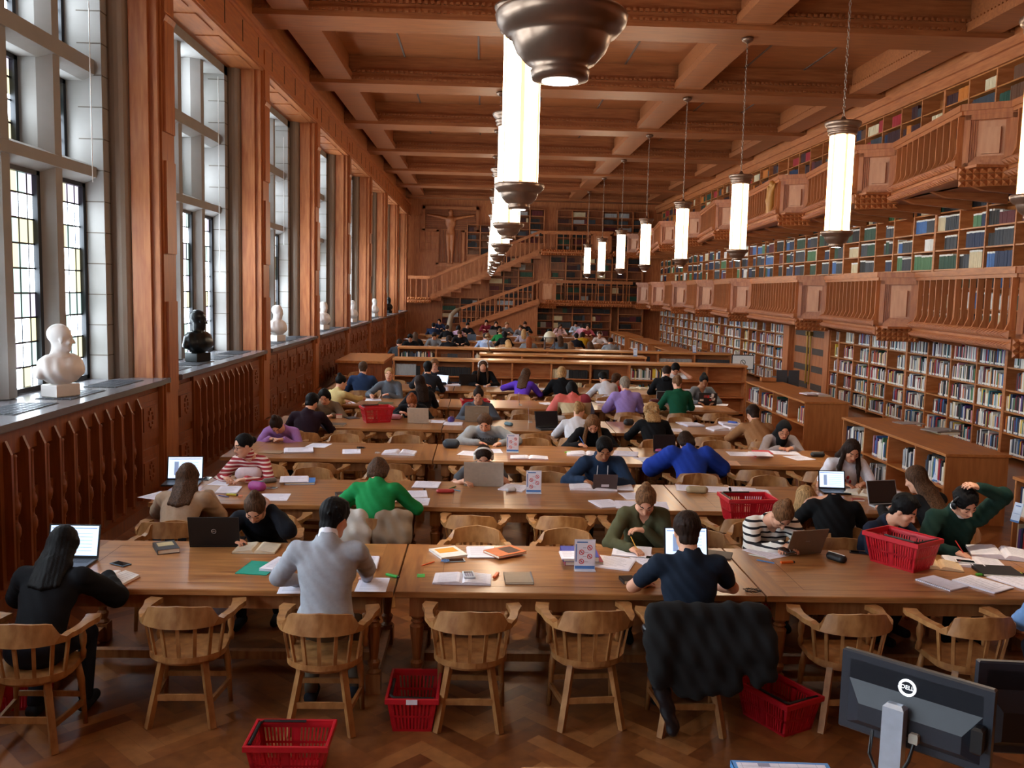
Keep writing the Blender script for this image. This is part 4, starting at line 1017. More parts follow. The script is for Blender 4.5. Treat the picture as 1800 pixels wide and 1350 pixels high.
        for q in (-1, -.6, -.2, .2, .6, 1):
            a_ = g(q*.07, -.05+abs(q)*.05, .0); cap += [('c', a_, a_-up*.16+r*(q*.02-.02), .036, .034, .03), ('c', a_-up*.16+r*(q*.02-.02), a_-up*(.3-.05*abs(q))+r*(q*.03-.03), .034, .014, .03)]
    elif hair in ('long', 'bob', 'curly', 'parted', 'hood'):
        L = {'long': .30, 'bob': .12, 'curly': .16, 'parted': .26, 'hood': .2}[hair]
        for q in (-1, -.5, 0, .5, 1):
            a_ = g(q*.062, -.065+abs(q)*.045, .01); c1 = nk+r*q*.058-f*(.045-.02*abs(q))+up*.01; c2 = N_+r*q*.075-bf*(.062-.03*abs(q))+sp_*.02
            cap.append(('c', a_, c1, .042, .036, .03))
            if L > .13: cap += [('c', c1, c2, .036, .034, .03), ('c', c2, N_-sp_*(L-.1)*(1-.15*abs(q))-bf*(.115-.02*abs(q))+r*q*.08, .034, .02, .03)]
        if hair in ('long', 'parted') and side == 'F':
            for s in (-1, 1): a_ = g(s*.07,.0,-.02); cap += [('c', a_, SH[s]*.62+N_*.38+bf*.09-up*.02, .028, .026, .02), ('c', SH[s]*.62+N_*.38+bf*.09-up*.02, SH[s]*.6+N_*.4+bf*.12-up*.17, .026, .012, .02)]
        if hair == 'curly':
            rr = random.Random(px)
            for q in range(46):
                a1, a2 = rr.uniform(0, 2*PI), rr.uniform(-1.2, 1.3); v = V3(math.cos(a1)*math.cos(a2)*.098, math.sin(a1)*math.cos(a2)*.09-.035, math.sin(a2)*.11-.01)
                if v[1] > .03 and v[2] < .05: continue
                cap.append(('e', g(*v), np.full(3, rr.uniform(.022,.034)), M, .006))
    if hair != 'bald':
        # open the face
        cap2 = cap+[('-', g(0,.105,-.02), .072, .012), ('-', g(0,.10,-.07), .07, .012), ('-', g(0,.132,.045), .074, .012)]
        if hair in ('short','curlyshort','bun','tied','tail'): cap2 += [('-', g(-.05,.065,-.045), .05, .01), ('-', g(.05,.065,-.045), .05, .01), ('-', g(-.084,.005,-.03), .03, .008), ('-', g(.084,.005,-.03), .03, .008)]
        if hair == 'hood': cap2 += [('c', nk, N_+bf*.03-sp_*.02, .075, .085, .03), ('c', N_+bf*.06, N_+bf*.1-sp_*.2, .06, .05, .03)]
        sdf_obj('head_scarf' if hair == 'hood' else 'hair', cap2, hvx, hm if hair != 'hood' else cloth('121214'), t, org, cuts=hc_, bump=hb if (det and hair != 'hood') else None)
    if det and vox < .017:
        for sx in (-1, 1):
            mb = MB(); c = M@V3(sx*.031,.0835,.001)+H-org; mb.M = Matrix(((M[0][0],M[0][1],M[0][2],c[0]),(M[1][0],M[1][1],M[1][2],c[1]),(M[2][0],M[2][1],M[2][2],c[2]),(0,0,0,1)))
            mb.ball((0,0,0), .0125, 10, (1,.3,.26)); obj('eye', mb, EYEM, t, smooth=True)
    info = dict(root=t, H=H, M=M, N=N_, P=Pv, f=f, r=r, sp=sp_, bf=bf, BM=BM, SH=SH, HD=HD, org=org, vox=vox, nk=nk, label=label, side=side, g=g, Yh=Yh)
    PEOPLE.append(info)
    for e in extra: e(info)
    return info
# wearables
def TM(I, loc, M=None):
    M = I['M'] if M is None else M; c = np.array(loc)-I['org']
    return Matrix(((M[0][0],M[0][1],M[0][2],c[0]),(M[1][0],M[1][1],M[1][2],c[1]),(M[2][0],M[2][1],M[2][2],c[2]),(0,0,0,1)))
def headphones(m):
    def f(I):
        mb = MB(); mb.M = TM(I, I['H']); P = [(.098*math.cos(PI*k/14), -.01, .03+.098*math.sin(PI*k/14)) for k in range(15)]
        mb.tube(P, .011, 8); obj('headphone_band', mb, m, I['root'], smooth=True)
        for s in (-1, 1):
            mb = MB(); mb.M = TM(I, I['H']); mb.ball((s*.092,-.005,-.01), .04, 12, (.5,.85,1)); obj('ear_cup', mb, m, I['root'], smooth=True)
    return f
def glasses(I):
    mb = MB(); mb.M = TM(I, I['H'])
    for s in (-1, 1):
        P = [(s*.034+.023*math.cos(2*PI*k/12), .096, .0+.018*math.sin(2*PI*k/12)) for k in range(13)]; mb.tube(P, .0018, 5); mb.tube([(s*.057,.095,.004),(s*.076,.0,.004)], .0016, 5)
    mb.tube([(-.012,.097,.004),(.012,.097,.004)], .0018, 5); obj('glasses', mb, BLACKP, I['root'])
def collar(col='E8E6F0'):
    def f(I):
        P = [('c', I['N']+I['bf']*.01-I['sp']*.01, I['N']+I['sp']*.06+I['bf']*.02, .078, .062, .01)]
        sdf_obj('collar', P+[('-', I['N']+I['sp']*.13+I['bf']*.04, .064, .004)], I['vox'], cloth(col), I['root'], I['org'])
    return f
def hood(col):
    def f(I):
        c = I['N']-I['bf']*.05-I['sp']*.01
        sdf_obj('hood', [('c', c-I['r']*.075+I['bf']*.05, c-I['r']*.03-I['bf']*.025, .035, .042, .03), ('c', c-I['r']*.03-I['bf']*.025, c+I['r']*.03-I['bf']*.025, .042, .042, .03), ('c', c+I['r']*.03-I['bf']*.025, c+I['r']*.075+I['bf']*.05, .042, .035, .03)], I['vox'], cloth(col), I['root'], I['org'])
    return f
def cords(I):
    mb = MB(); o = I['org']
    for s in (-1, 1):
        a = I['N']+I['r']*s*.055+I['bf']*.10-I['sp']*.03-o; b = I['N']+I['r']*s*.06+I['bf']*.135-I['sp']*.2-o; mb.tube([a, (a+b)/2+I['bf']*.006, b], .004, 6)
    obj('hood_cord', mb, mat('white cotton cord', 'EDEDEB', .7), I['root'])
def chest_text(s, size, m, up_=.17, back=False):
    def f(I):
        sg = -1 if back else 1
        c = I['N']-I['sp']*up_+I['bf']*sg*(.165 if not back else .14); X = -I['r']*sg; M = np.stack([X, I['sp'], np.cross(X, I['sp'])], 1)
        o = text(s, size, m, I['root'], (0,0,0), (0,0,0)); o.matrix_local = TM(I, c, M)
    return f
def hold(kind, col, hand=1, L=.14):
    def f(I):
        E, T, cu = I['HD'][hand]; d = (T-E)/np.linalg.norm(T-E); tip = T+d*.1+V3(0,0,-.015)
        mb = MB(); a = tip+V3(0,0,-.012)-I['org']; b = tip-d*.05-I['f']*.03+I['r']*hand*.03+V3(0,0,L*.75)-I['org']
        mb.tube([a, a+(b-a)*.1, b], [.001,.004,.004], 6)
        o = obj(kind.split()[-1], mb, mat(kind+' '+col, col, .4), None, tuple(I['org'])); tag(o, '%s in the hand of the %s' % (kind, ' '.join(I['label'].split()[:7])), kind.split()[-1])
    return f

def motif(I):
    mb = MB(); X = -I['r']; c = I['N']-I['sp']*.2+I['bf']*.125-I['org']; M = np.stack([X, I['sp'], np.cross(X, I['sp'])], 1)
    mb.M = Matrix(((M[0][0],M[0][1],M[0][2],c[0]),(M[1][0],M[1][1],M[1][2],c[1]),(M[2][0],M[2][1],M[2][2],c[2]),(0,0,0,1)))
    for x, y in ((-.03,-.01),(.0,.03),(.03,-.02)): mb.ball((x,y,0), .02, 8, (.8,1.2,.3))
    obj('red_motif', mb, mat('red print', 'A01828', .6), I['root'], smooth=True)
# ================================================================ PEOPLE AT THE TABLES
NY = [y-.12 for y in YF]; FY = [y+1.2 for y in YF]
TX = mat('print black', '141418', .7)
def plaid():
    n = 'plaid shawl'
    m = bpy.data.materials.new(n); m.use_nodes = True; nt = m.node_tree; b = nt.nodes['Principled BSDF']; N = nt.nodes.new; K = nt.links.new
    tc = N('ShaderNodeTexCoord'); s = N('ShaderNodeSeparateXYZ'); K(tc.outputs['Object'], s.inputs[0]); outs = []
    for ax, sc in ((0, 5.2), (2, 4.0)):
        w = N('ShaderNodeMath'); w.operation = 'MULTIPLY_ADD'; w.inputs[1].default_value = sc; w.inputs[2].default_value = 10.3; K(s.outputs[ax], w.inputs[0])
        f = N('ShaderNodeMath'); f.operation = 'FLOOR'; K(w.outputs[0], f.inputs[0]); outs.append(f)
    cm = N('ShaderNodeCombineXYZ'); K(outs[0].outputs[0], cm.inputs[0]); K(outs[1].outputs[0], cm.inputs[1])
    wn = N('ShaderNodeTexWhiteNoise'); K(cm.outputs[0], wn.inputs[0]); cr = N('ShaderNodeValToRGB'); cr.color_ramp.interpolation = 'CONSTANT'; e = cr.color_ramp.elements
    e[0].color = lin('D8685E'); e[0].position = 0; e[1].color = lin('6E7890'); e[1].position = .3
    for p, c in ((.5,'C9B48E'),(.68,'8A2A38'),(.84,'2A2A38')): q = e.new(p); q.color = lin(c)
    K(wn.outputs[0], cr.inputs[0]); K(cr.outputs[0], b.inputs['Base Color']); b.inputs['Roughness'].default_value = .9; return m
STR_RED = stripes('red and white stripe knit', 'F0DCD4', 'A32A34', 26, .42); STR_BW = stripes('navy and white stripe knit', 'EDEAE2', '14161E', 21, .66)
P = person
# front row, near side
P('person with long black hair and black hooded top at the front table', 112, 958, NY[0], 'N', hp=30, hr_=(.18,.36,.80), hl=(.16,.34,.80), hair='parted', hc='black', top='0D0E13', puff=.012, w=1.05)
P('person in a pale grey jumper and white shirt collar writing at the front table', 588, 912, NY[0]-.02, 'N', hy=-28, hp=20, hl=(.25,.34,.79), hr_=(.2,.45,.79), el=(1,-.2,-.6), er=(1,-.2,-.6), hc='black', top='A3A6AE', w=1.12, skin='warm', neck='shirt', extra=[collar(), hold('pen','14141E')], legs='5A5044')
P('person in a navy T-shirt at a laptop, a black jacket over the chair', 1207, 935, NY[0]-.0, 'N', hp=16, hl=(.22,.36,.79), hr_=(.22,.36,.79), el=(1,-.2,-.6), er=(1,-.2,-.6), hc='dark brown', top='1B2636', sleeve=.32, w=1.12, neck='crew')
P('person at the right edge of the picture in a light blue jumper', 1868, 985, NY[0]-.1, 'N', hl=(.05,.1,.84), el=(1,-.2,-.3), hc='brown', top='6F93C4', w=1.05)
# front row, far side
P('person in a black jumper reading an open book, one hand on the head', 448, 893, FY[0], 'F', hp=52, hr=-6, hl=('H',-.125,-.02,-.05), el=(.8,.5,-.8), hr_=(.12,.3,.80), hair='bun', hc='brown', top='10131C', w=1.0, puff=.008, neck='crew')
P('person in an olive green jumper writing with a yellow pencil, one hand at the collar', 1135, 880, FY[0], 'F', hy=-10, hp=48, hl=(.0,.14,.885), el=(.8,-.1,-.8), hr_=(.16,.36,.80), hair='bun', hc='light brown', top='4A4A34', w=.95, neck='wide', extra=[hold('pencil','E0A020')])
P('person in a black and white striped top looking down at a phone', 1374, 905, FY[0], 'F', hp=60, hy=12, hl=(.06,.32,.82), hr_=(.03,.32,.82), hair='bun', hc='light brown', topm=STR_BW, w=1.0, neck='wide', puff=.01)
P('person in a navy jumper with short black hair leaning over beside the red basket', 1590, 897, FY[0]-.05, 'F', yaw=24, hy=18, hp=28, hl=(.12,.3,.8), hr_=(.12,.28,.8), hc='black', top='161E30', w=1.08, neck='crew')
P('person in a dark green jumper and white collar with black headphones scratching the head', 1697, 884, FY[0], 'F', hy=12, hp=40, hr=18, hl=('H',-.115,-.04,.115), el=(1,.1,.25), hr_=(.18,.34,.80), hair='short', hc='black', top='14302A', w=1.1, puff=.008, neck='shirt', extra=[collar('F0F0F6'), headphones(BLACKP), hold('red marker','C8342E')])
# second row
P('person with long brown hair in a beige jumper holding up a phone', 330, 838, NY[1]-.02, 'N', hy=12, hp=20, hl=(.14,.34,.8), hr_=(.12,.3,.84), er=(.5,.1,-.9), hair='long', hc='brown', top='A98F78', w=1.05, puff=.014)
P('person in a bright green jumper bending over the second table', 665, 828, NY[1]+.1, 'N', hp=58, hl=(.24,.26,.79), hr_=(.22,.3,.79), el=(1,-.2,-.75), er=(1,-.2,-.75), hair='bob', hc='brown', top='1E8C4C', w=1.06, neck='crew')
P('person with long blond hair in a black T-shirt leaning on one hand', 1418, 878, NY[1]-.3, 'N', yaw=-10, hy=0, hp=44, hr=-16, noff=(.2,-.14,.03), hl=(.22,.22,.80), el=(.8,0,-.8), hr_=(.16,.3,.8), hair='hang', hc='blond', top='0E0F12', sleeve=.34, w=1.05, legs='23304E')
P('person with long brown hair and a black top typing on a laptop', 1610, 842, NY[1], 'N', yaw=22, hy=18, hp=24, hl=(.16,.36,.8), hr_=(.1,.34,.8), hair='long', hc='brown', top='101014', w=1.0)
P('person in a red and white striped polo-neck and round glasses looking towards the windows', 428, 783, FY[1]-.05, 'F', yaw=-12, hy=-38, hp=14, hl=(.12,.3,.8), hr_=(.12,.3,.8), hair='tied', hc='black', topm=STR_RED, neck='high', w=.95, extra=[glasses])
P('person in a grey T-shirt and white headphones resting the forehead on one hand', 850, 803, FY[1]-.0, 'F', hp=38, hl=('H',-.075,.125,-.02), el=(.8,.4,-.8), hr_=(.2,.34,.8), hair='tied', hc='dark brown', top='55585E', sleeve=.3, neck='wide', w=.92, extra=[headphones(mat('white plastic','E8E6E2',.35))])
P('person in a navy hooded top with white cords behind a small grey laptop', 1062, 790, FY[1]-.0, 'F', hp=34, hl=(.1,.3,.82), hr_=(.22,.22,.8), hc='black', skin='tan', top='22344E', w=1.08, puff=.012, extra=[hood('22344E'), cords])
P('person in a white T-shirt with red motifs and long dark hair', 1497, 792, FY[1], 'F', hp=36, hl=(.1,.26,.82), hr_=(.14,.26,.82), hair='long', hc='dark brown', skin='warm', top='E2E2EC', sleeve=.36, w=1.0, extra=[motif])
# third row
P('person in a royal blue jumper slumped over the third table', 1205, 776, NY[2]+.12, 'N', hp=60, hl=(.2,.2,.8), hr_=(.2,.2,.8), el=(1,-.4,-.35), er=(1,-.4,-.35), hair='bob', hc='dark brown', top='1E3C9E', w=1.22, puff=.05)
P('person in a lilac cardigan bent low over papers by the windows', 487, 747, FY[2]-.05, 'F', hp=62, hr=8, hl=(.1,.24,.8), hr_=(.1,.22,.8), hair='bun', hc='dark brown', top='A678B8', w=1.05)
P('person in a grey sweatshirt with shoulder-length hair writing at the third table', 852, 742, FY[2]-.0, 'F', hp=46, hy=-6, hl=(.22,.26,.8), hr_=(.1,.26,.8), el=(1,-.1,-.2), er=(1,-.1,-.2), hair='bob', hc='brown', top='8E9298', w=1.12, puff=.01, extra=[chest_text('Wrangler', .075, TX, .04)])
P('person in a black hooded top with a long light brown plait', 1042, 745, FY[2]-.0, 'F', hp=52, hr=10, hl=(.14,.28,.8), hr_=(.2,.26,.8), hair='parted', hc='light brown', top='0F1014', w=1.02, extra=[hold('blue pen','3A6AC0')])
P('person in a black headscarf and grey top reading', 1378, 755, FY[2]-.0, 'F', hp=34, hy=-8, hl=(.08,.26,.8), hr_=(.12,.26,.8), hair='hood', hc='black', skin='warm', top='8A7E7E', w=1.0, neck='crew', extra=[glasses])
# fourth row
P('person in a dark maroon jumper with short dark hair by the windows', 548, 708, NY[3], 'N', hy=-20, hp=34, hc='black', top='24121E', w=1.1)
P('person with curly fair hair in a black top at the fourth table', 1145, 722, NY[3]+.0, 'N', hp=26, hair='curly', hc='blond', top='0F1014', w=1.05)
P('person with a blond ponytail in a white T-shirt at the fourth table', 1018, 722, NY[3], 'N', hy=-18, yaw=-10, hp=26, hair='tail', hc='blond', top='D4D2D6', sleeve=.5, w=1.0)
P('person in a tan jumper with short dark hair', 1323, 728, NY[3]+.0, 'N', hy=14, hp=28, hl=(.2,.3,.8), hr_=(.2,.3,.8), hc='dark brown', top='9A6E4A', w=1.12)
P('person in a beige jacket with dark hair looking down near the windows', 570, 697, FY[3]-.05, 'F', hp=38, hair='bob', hc='black', top='7E6C58', w=1.0)
P('person with red hair in black writing behind a white laptop', 724, 706, FY[3]-.05, 'F', hp=58, hair='bun', hc='red', top='101216', w=1.0, hr_=(.18,.26,.86))
P('person in a grey hooded top behind a beige laptop', 841, 696, FY[3]-.0, 'F', hp=22, hair='bun', hc='dark brown', skin='warm', top='4E535C', w=1.05, extra=[hood('4E535C')])
# fifth row
P('person in a pale yellow jumper with dark hair reaching across the fifth table', 600, 672, NY[4]+.05, 'N', yaw=-32, hy=-25, hp=12, hr_=(.12,.5,.86), hl=(.1,.3,.8), hair='bun', hc='black', top='D6BE82', w=1.0)
P('person with long straight dark hair in black turning to the left at the fifth table', 737, 672, NY[4], 'N', yaw=20, hy=28, hp=8, hair='long', hc='dark brown', top='15171C', w=1.0)
P('person wrapped in a colourful checked shawl with black hair', 1005, 683, NY[4], 'N', hp=30, hair='bob', hc='black', topm=plaid(), w=1.25, puff=.035)
P('person in a lilac shirt with short grey-blond hair', 1098, 676, NY[4]+.0, 'N', hy=10, hp=20, hc='grey', top='9C84C6', w=1.12, puff=.012)
P('person in a dark green jumper with a fair ponytail', 1190, 673, NY[4], 'N', hp=22, hair='tail', hc='light brown', top='14523A', w=1.0)
P('person in a grey polo-neck with fair hair facing the camera at the fifth table', 684, 658, FY[4]-.05, 'F', hp=6, hr_=(.3,.32,.84), hl=(.02,.2,.84), hair='tied', hc='blond', top='5E656E', neck='high', w=.98)
P('person with dark tied-up hair behind a laptop covered in stickers', 1237, 670, FY[4]-.0, 'F', hp=30, hair='bun', hc='black', skin='tan', top='5C5E62', w=.95, neck='wide')
# sixth row
P('person in a dark blue shirt with short hair beyond the pale yellow jumper', 638, 648, NY[5], 'N', hy=8, hp=18, hc='brown', top='26395A', w=1.15)
P('person in a charcoal sweatshirt with one hand behind the back', 752, 647, NY[5]-.12, 'N', hp=8, hl=(.04,-.16,.92), el=(1,-.6,-.2), hc='black', top='23262E', w=1.1, skin='warm')
P('person in a violet jumper leaning sideways with elbows out', 925, 658, NY[5], 'N', yaw=-20, hy=-14, hp=18, hl=(.2,.12,.84), el=(1,-.5,.1), hair='long', hc='brown', top='5A36B4', w=1.0)
P('person in a black top with a fair bob at the sixth table', 987, 655, NY[5], 'N', hp=14, hair='bob', hc='blond', top='0E0F13', w=1.05)
P('person in a white jumper bending forward at the sixth table', 1060, 665, NY[5]+.05, 'N', yaw=12, hy=0, hp=50, hair='short', hc='black', top='D0D2DA', w=1.05)
P('person in a red top with short brown hair beside the person in white', 1083, 668, NY[5]+.3, 'N', yaw=-30, hy=-20, hp=24, hair='short', hc='brown', top='B02230', w=.95)
P('person in a black hooded top leaning across the right end of the sixth table', 1172, 655, NY[5]+.1, 'N', yaw=-14, hp=40, hc='dark brown', top='0D0E12', w=1.1, extra=[hood('0D0E12')])
P('person with glasses in a dark jumper facing the camera beyond the sixth table', 764, 642, FY[5]-.05, 'F', hp=14, hc='light brown', top='22252C', w=1.1, extra=[glasses])
P('person with white headphones in black behind a black laptop at the sixth table', 849, 643, FY[5]-.05, 'F', hp=24, hair='long', hc='brown', top='0C0D11', w=1.0, extra=[headphones(MATS['white plastic'])])
P('person with curly dark hair and bare arms holding the head', 1187, 649, FY[5]-.2, 'F', hp=50, hl=('H',-.13,.02,-.03), el=(.9,.4,-.7), hair='curlyshort', hc='black', top='DAD6D6', sleeve=.3, w=1.05)
# beyond the cross bookcases
FARP = [(772,565,'F','black','22304E','navy jacket'),(762,573,'N','black','1C2A48','dark blue jacket'),(786,577,'N','dark brown','0E0F13','black top with bare neck'),(806,577,'N','black','C9A8C4','pink and lilac shirt'),
 (822,572,'F','black','14151A','black top and short hair'),(855,567,'F','black','7A2234','maroon T-shirt'),(872,569,'F','dark brown','14161C','black jacket, chin on hand'),(891,571,'F','light brown','5A5E64','grey jumper'),
 (879,583,'N','light brown','1F7A3E','green jumper'),(915,576,'F','brown','6E7076','grey top and dark hair'),(923,570,'F','dark brown','16171C','black cardigan'),(921,584,'N','blond','9A8E98','grey and pink top with long fair hair'),
 (730,590,'N','brown','1A1B20','dark coat with very long hair'),(721,594,'F','black','17181D','black top by the windows'),(763,591,'F','dark brown','7E8288','grey jumper behind a black laptop'),(789,596,'N','dark brown','121318','black jumper and cropped hair'),
 (808,587,'F','brown','15161B','dark top holding the head'),(853,592,'N','dark brown','9EB2D6','light blue hooded top with a back emblem'),(887,588,'N','black','0C0D11','big black hooded top'),(893,604,'N','blond','B9B0A8','pale top with fair hair just behind the bookcase'),
 (930,598,'N','red','77797E','grey top with red-brown hair'),(966,583,'N','black','0E0F14','black hooded top near the globe'),(985,574,'F','brown','D4B0B0','pale pink top'),(1012,570,'F','black','B4C4D8','pale blue top'),
 (1022,574,'N','black','C08CA4','pink top'),(985,596,'N','brown','4E5A66','slate grey jumper'),(1013,592,'N','black','14161E','navy top with black hair'),(1024,589,'N','dark brown','B08A1E','mustard yellow jumper'),
 (1054,588,'F','brown','E0DADC','white top with a white hat'),(1073,601,'N','dark brown','8A9096','pale grey jumper at the end of the table'),(1037,607,'N','brown','2E2622','brown top low behind the bookcase'),(702,604,'N','dark brown','3E4248','grey coat slumped by the windows'),
 (1003,608,'N','light brown','6A5A50','brown cardigan behind the cross bookcase'),(1033,575,'F','dark brown','8A3A44','dusky red top')]
for i, (px, py, sd, hc, top, dsc) in enumerate(FARP):
    Yp = at(px, py, z=1.14).y
    lg = 'long' if 'long' in dsc or 'fair hair' in dsc or 'red-brown' in dsc or px in (985,1003,1037,730) else ('short' if i % 3 else 'bob')
    P('person in a %s beyond the cross bookcases' % dsc, px, py, Yp, sd, hp=rnd.uniform(15,50), hy=rnd.uniform(-20,20), hair=lg, hc=hc, top=top, w=rnd.uniform(1.0,1.12),
      extra=([chest_text('NASA', .1, mat('white print','F0F0F0',.6), .1, True)] if px == 853 else [headphones(mat('white knit','E6E2DE',.8))] if px == 1054 else []))
# ---------------------------------------------------------------- chairs
occ = {}
def near_seat(I): return I['P']
for I in PEOPLE:
    p = I['P']; s = 1 if I['side'] == 'N' else -1
    yw = math.atan2(-I['f'][0], I['f'][1]) if s > 0 else math.atan2(-I['f'][0], I['f'][1])
    fullc = I['Yh'] < 14 and s > 0 or I['Yh'] < 9
    yy = p[1]+.0*s
    short = I['label'].replace('person ', 'reader ', 1)
    chair(p[0], yy, yw*(.6 if s > 0 else 1), ('oak armchair under the '+' '.join(short.split(',')[0].split()[:12])), None, fullc)
    for r in range(6):
        if abs((YF[r]-.2 if s > 0 else YF[r]+1.35)-p[1]) < .6: occ.setdefault((r, s), []).append(p[0])
for r in range(6):
    for s in (1, -1):
        if s < 0 and r == 0: xs = [-2.55,-.02,.72,1.9,2.9]
        else: xs = SEATX
        for x in xs:
            if any(abs(x-o) < .42 for o in occ.get((r, s), [])): continue
            jit = rnd.uniform(-.03,.03)
            y = YF[r]-.2+rnd.uniform(-.05,.02) if s > 0 else YF[r]+TD+.19+rnd.uniform(-.02,.06)
            full = (r < 3 if s > 0 else r < 2)
            chair(x+jit, y, (0 if s > 0 else PI)+rnd.uniform(-.1,.1), 'empty oak armchair on the %s side of the %s row table' % ('near' if s > 0 else 'far', rown[r]), 'empty armchairs, %s side of the %s row' % ('near' if s > 0 else 'far', rown[r]), full)
for r in range(4):
    for i in range(6):
        x = -2.3+i*1.35
        if any(abs(x-I['P'][0]) < .45 and abs(YFAR[r]-.2-I['P'][1]) < .6 for I in PEOPLE): continue
        chair(x, YFAR[r]-.22, rnd.uniform(-.1,.1), 'empty oak armchair at the %s of the tables beyond the cross bookcases' % ('nearest','second','third','farthest')[r], 'far empty armchairs, %s row' % ('nearest','second','third','farthest')[r], False)
chair(-3.1, 21.6, .9, 'oak armchair standing beside the dark cabinet by the window wall', None, False)
# ---------------------------------------------------------------- coats on chairs
def drape(label, x, y, col, hang=.5, w=.5, sheen=False, z=.76, rough=.8):
    pr = []; n = max(3, int(w/.07)); rr = random.Random(int(abs(x)*100))
    for i in range(n):
        u = (i/(n-1)-.5)*w; a = V3(x+u, y+.01, z); b = V3(x+u*1.1+rr.uniform(-.04,.04), y-.09-rr.uniform(-.02,.03), z-hang*(.95-.35*abs(i/(n-1)-.45)+rr.uniform(-.1,.06)))
        pr += [('c', a, (a+b)/2, .05, .055+rr.uniform(0,.02), .09), ('c', (a+b)/2, b, .055, .045, .09), ('c', a, a+V3(0,.07,-.1), .045, .035, .06)]
    m = mat('coat '+label[:18], col, rough, noise=20)
    o = sdf_obj('coat', pr, .012, m, None, (x, y, z), bump=lambda X, Y_, Z: .008*np.sin(X*26+Z*19)*np.sin(X*13-Z*31)+.004*np.sin(X*60+Z*33)); tag(o, label, 'coat'); return o
I3_ = PEOPLE[2]; px_, py_ = I3_['P'][0], I3_['P'][1]
o = drape('black coat hanging over the chair of the person in the navy T-shirt', px_+.06, py_-.24, '060608', .48, .66, z=.82, rough=.95)
sl = sdf_obj('coat_sleeve', [('c', V3(px_-.3,py_-.24,.72), V3(px_-.25,py_-.3,.45), .05, .055, .03), ('c', V3(px_-.25,py_-.3,.45), V3(px_-.15,py_-.34,.12), .055, .04, .03)], .01, mat('black leather', '14171D', .28, noise=12), o, tuple(o.location), bump=lambda X, Y_, Z: .005*np.sin(Z*70+X*40))
G = PEOPLE[10]['P']
drape('white and beige coat over the chair of the person in green', G[0]-.16, G[1]-.2, 'C9C2B8', .36, .16, z=.8)
drape('tan coat over the right side of the chair of the person in green', G[0]+.2, G[1]-.18, '7A6450', .36, .2, z=.8)
# ================================================================ THINGS ON THE TABLES
TT = TH+.001
WHITE = mat('white paper', 'E9E6F2', .75, noise=4); LINE = mat('faint print', '9A98AC', .8); SCR = mat('lit laptop screen', 'C9DCF6', .4, emit=.9, ecol='BFD4F4'); SILV = mat('silver plastic', 'A9A9AC', .35, .5)
def on(px, py, z=TT):
    p = at(px, py, z=z); x, y = p.x, p.y
    if .7 < z < .9 and y > 5:
        r = min(YF+YFAR, key=lambda q: abs(q+TD/2-y)); m_ = .08 if y < 20 else .2; y2 = min(max(y, r+m_), r+TD-m_); x *= y2/y; y = y2
    return (x, y, z)
def paper(px, py, a, label, w=.21, h=.297, n=1, col=None, th=.0015, z=TT, text_=True):
    t = MB(); r = random.Random(px*7+py)
    for i in range(n):
        dx, dy = (r.uniform(-.008,.008), r.uniform(-.008,.008)) if n > 1 else (0,0); t.box(-w/2+dx, w/2+dx, -h/2+dy, h/2+dy, i*th*2, (i*2+1.6)*th)
    m = WHITE if col is None else mat('paper '+col, col, .7)
    o = obj('paper_sheet' if n == 1 else 'paper_stack', t, m, loc=on(px, py, z), rz=R(a)); tag(o, label, 'paper')
    if text_:
        t = MB(); zt = (n*2-.4)*th+.0003
        for i in range(int(h/.022)-2): t.box(-w*.38, w*.38*r.uniform(.3,1), h*.42-i*.022-.003, h*.42-i*.022, zt-.0004, zt)
        obj('written_lines', t, LINE, o)
    return o
def closed_book(px, py, a, col, label, w=.17, h=.24, th=.03, z=TT, art=None, cat='book', name='closed_book', spiral=False):
    t = MB(); t.bevbox(-w/2, w/2, -h/2, h/2, 0, .003, .001); t.bevbox(-w/2, w/2, -h/2, h/2, th-.003, th, .001); t.box(-w/2, -w/2+.004, -h/2, h/2, 0, th)
    o = obj(name, t, mat('cover '+col, col, .45), loc=on(px, py, z), rz=R(a)); tag(o, label, cat)
    t = MB(); t.box(-w/2+.004, w/2-.004, -h/2+.004, h/2-.004, .003, th-.003); obj('pages', t, PAGE, o)
    if art:
        t = MB(); t.box(-w*.36, w*.36, -h*.08, h*.36, th, th+.0006); obj('cover_print', t, mat('print '+art, art, .5), o)
    if spiral:
        t = MB()
        for i in range(16): t.tube([(w/2-.004+.007*math.cos(q), -h/2+.012+i*(h-.024)/15, th/2+(.008+th/2)*math.sin(q)) for q in [2*PI*k/8 for k in range(9)]], .0012, 4)
        obj('wire_binding', t, SILV, o)
    return o
